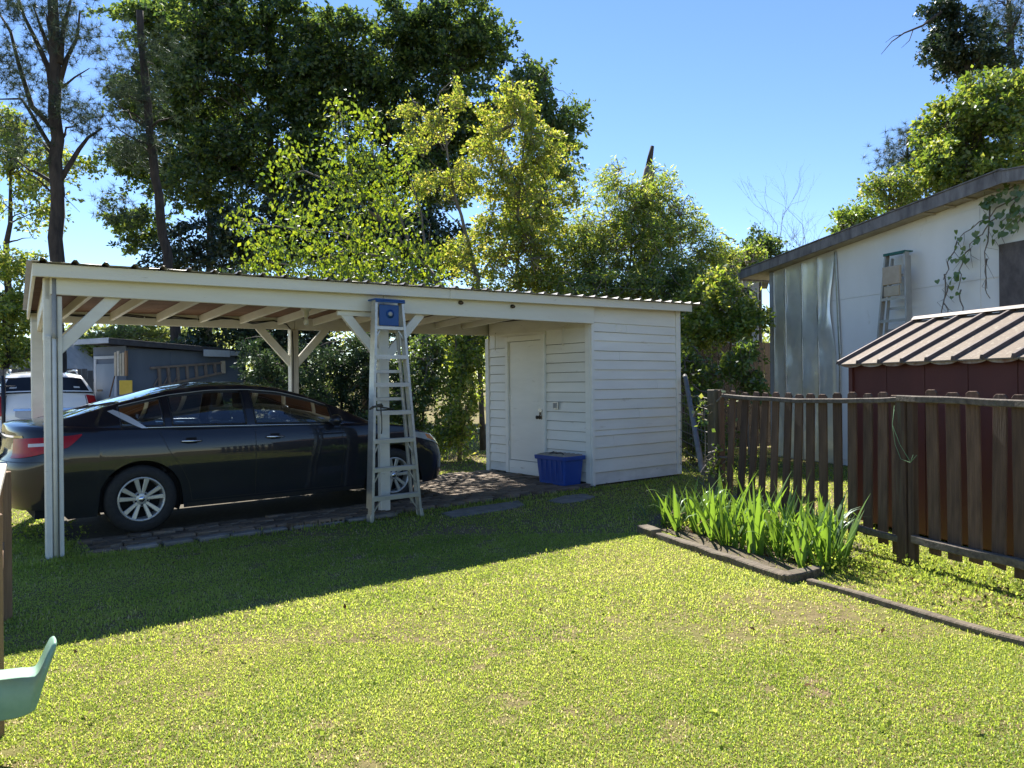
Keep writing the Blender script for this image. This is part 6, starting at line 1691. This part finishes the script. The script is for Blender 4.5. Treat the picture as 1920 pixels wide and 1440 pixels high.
# ---------------------------------------------------------------- grass
def grass_patch(n_, Y0, Y1, L, w, seed, xpad=.3):
    rs = np.random.default_rng(seed)
    Y = Y0 + (Y1 - Y0) * rs.random(n_) ** .85
    X = (rs.random(n_) * 2 - 1) * (Y * .71 + .35) + np.where(rs.random(n_) < .10, rs.uniform(-2.2, 2.2, n_), 0)
    return X, Y, L, w
def noise2(x, y, seed, sc):
    r_ = np.random.default_rng(seed); out_ = np.zeros_like(x)
    for k in range(7):
        a_ = r_.uniform(0, 2 * math.pi); fr = sc * r_.uniform(.6, 1.9); ph = r_.uniform(0, 6.28)
        out_ += np.sin((x * math.cos(a_) + y * math.sin(a_)) * fr + ph)
    return out_ / 7
GV, GFc, GT = [], [], []
nbase = 0
def fence_side(x, y):
    return 0
for (n_, Y0, Y1, L, w, seed) in ((245000, 2.2, 4.2, .016, .0042, 1), (245000, 4.2, 7.2, .019, .0056, 2), (130000, 7.2, 12.5, .028, .0095, 3), (40000, 12.5, 24, .055, .017, 4)):
    X, Y, L, w = grass_patch(n_, Y0, Y1, L, w, seed)
    rs = np.random.default_rng(seed + 100)
    s_, t_ = st_of(X, Y)
    keep = ~((s_ > .3) & (s_ < 8.45) & (t_ > -.14) & (t_ < 2.5))
    keep &= ~((Y > 9.0) & (X < -5.3) & (X > -15) & (Y < 22))
    bare = .55 * noise2(X, Y, 5, 2.3) + .65 * noise2(X, Y, 6, 9) + .55 * noise2(X, Y, 8, 29)
    keep &= ~((bare > .34) & (rs.random(n_) < np.clip((bare - .28) * 2.8, 0, .80)))
    X, Y, bare = X[keep], Y[keep], bare[keep]; m_ = len(X)
    s_, t_ = st_of(X, Y)
    a_ = rs.uniform(0, 2 * math.pi, m_)
    tall = 1 + .5 * np.clip(noise2(X, Y, 9, 3.0), -1, 1)
    edge = (X > 1.9) & (Y < 8) & (((X - 2.157) * (-1.53) - (Y - 5.63) * .64) < 0)
    LL = L * rs.uniform(.45, 1.25, m_) * tall
    LL = np.where((t_ > -.34) & (t_ < .6) & (s_ < 8.6), LL * 1.9, LL)
    fm = (X - FO.x) * FN.x + (Y - FO.y) * FN.y
    LL = np.where((np.abs(fm) < .45) & (Y < 9), LL * 1.7, LL)
    til = np.abs(rs.normal(1.0, .5, m_))
    dx, dy = np.cos(a_), np.sin(a_); rx, ry = -dy, dx
    ww = w * rs.uniform(.7, 1.4, m_) / 2
    z0 = np.full(m_, -.002)
    b1 = np.stack([X - rx * ww, Y - ry * ww, z0], 1); b2 = np.stack([X + rx * ww, Y + ry * ww, z0], 1)
    mh = LL * .55; mo = mh * np.sin(til * .6); mz = mh * np.cos(til * .6)
    m1 = np.stack([X + dx * mo - rx * ww * .9, Y + dy * mo - ry * ww * .9, mz], 1); m2 = np.stack([X + dx * mo + rx * ww * .9, Y + dy * mo + ry * ww * .9, mz], 1)
    to = mo + LL * .5 * np.sin(til * 1.5); tz = np.maximum(mz + LL * .5 * np.cos(til * 1.5), .004)
    tp = np.stack([X + dx * to, Y + dy * to, tz], 1)
    v = np.stack([b1, b2, m2, m1, tp], 1).reshape(-1, 3)
    i0 = np.arange(m_)[:, None] * 5 + nbase
    f = np.concatenate([i0 + [0, 1, 2], i0 + [0, 2, 3], i0 + [3, 2, 4]], 0)
    tint = .50 + .24 * noise2(X, Y, 21, 1.3) + .16 * noise2(X, Y, 22, 6) + rs.normal(0, .11, m_)
    straw = (rs.random(m_) < .05 + .55 * np.clip(bare - .1, 0, 1)); tint = np.where(straw, rs.uniform(.85, 1, m_), np.clip(tint, 0, .82))
    GV.append(v); GFc.append(f); GT.append(np.repeat(tint, 5)); nbase += len(v)
o = fast('lawn_grass', np.concatenate(GV), np.concatenate(GFc), grass_mat, None, False, np.concatenate(GT))
tag(o, 'short bright green lawn grass covering the yard', 'grass', kind='stuff')
# broad-leaved weeds near the fence foot, bed and wall
rsw = np.random.default_rng(91); cc = []
for k in range(300):
    m_ = rsw.uniform(-.2, 4.2); cc.append(tuple(FP(m_, rsw.uniform(-.75, .25), abs(rsw.normal(.05, .05)))))
for k in range(130):
    q = G(rsw.uniform(1215, 1540), rsw.uniform(985, 1000)); p_ = G(1230, 990) + (G(1540, 1085) - G(1230, 990)) * rsw.random(); cc.append((p_.x + rsw.uniform(0, .5), p_.y + rsw.uniform(-.1, .2), rsw.uniform(.02, .10)))
for k in range(160):
    p_ = ST(rsw.uniform(8.3, 10.5), rsw.uniform(-1.2, 1.5)); cc.append((p_.x, p_.y, rsw.uniform(.02, .2)))
for k in range(60):
    p_ = ST(rsw.uniform(-.5, .35), rsw.uniform(.1, 1.4)); cc.append((p_.x, p_.y, rsw.uniform(.02, .12)))
for k in range(110):
    Y = rsw.uniform(2.7, 8); x_ = rsw.uniform(-.7, .7) * Y
    if st_of(x_, Y)[1] < -.3 and x_ < 1.2 + .2 * (8 - Y): cc.append((x_, Y, .012))
v, f = leaf_cloud(np.array(cc), np.full(len(cc), .042), 11, .028, .62, -.4, .9, rsw, flat=.5)
v[:, 2] = np.maximum(v[:, 2], .005)
o = fast('weeds', v, f, leafmat('weed_leaf', [(0.10, 0.16, 0.035), (0.17, 0.235, 0.052), (0.24, 0.30, 0.075)], 0.55, 0.0, tl=1.9)); tag(o, 'low leafy weeds growing along the fence foot and bed', 'weeds', kind='stuff')

# dry fallen leaves on lawn and bed
rsl = np.random.default_rng(95); cc = []
for k in range(45):
    Y = rsl.uniform(2.6, 8); cc.append((rsl.uniform(-.7, .7) * Y, Y, rsl.uniform(.006, .022)))
for k in range(260):
    p_ = G(1230, 992) + (G(1530, 1082) - G(1230, 992)) * rsl.random(); cc.append((p_.x + rsl.uniform(0, .6), p_.y + rsl.uniform(-.1, .35), rsl.uniform(.012, .05)))
for k in range(240):
    cc.append(tuple(FP(rsl.uniform(2, 4.4), rsl.uniform(-.5, .3), rsl.uniform(.008, .03))))
v, f = leaf_cloud(np.array(cc), np.full(len(cc), .008), 1, .036, .55, 0, 2.5, rsl, .3)
v[:, 2] = np.maximum(v[:, 2], .006)
o = fast('fallen_leaves', v, f, leafmat('dry_leaf', [(.05, .03, .016), (.09, .055, .03), (.15, .10, .055)], .2, .0, tl=1.1)); tag(o, 'scattered dry brown leaves on the lawn and bed', 'leaves', kind='stuff')
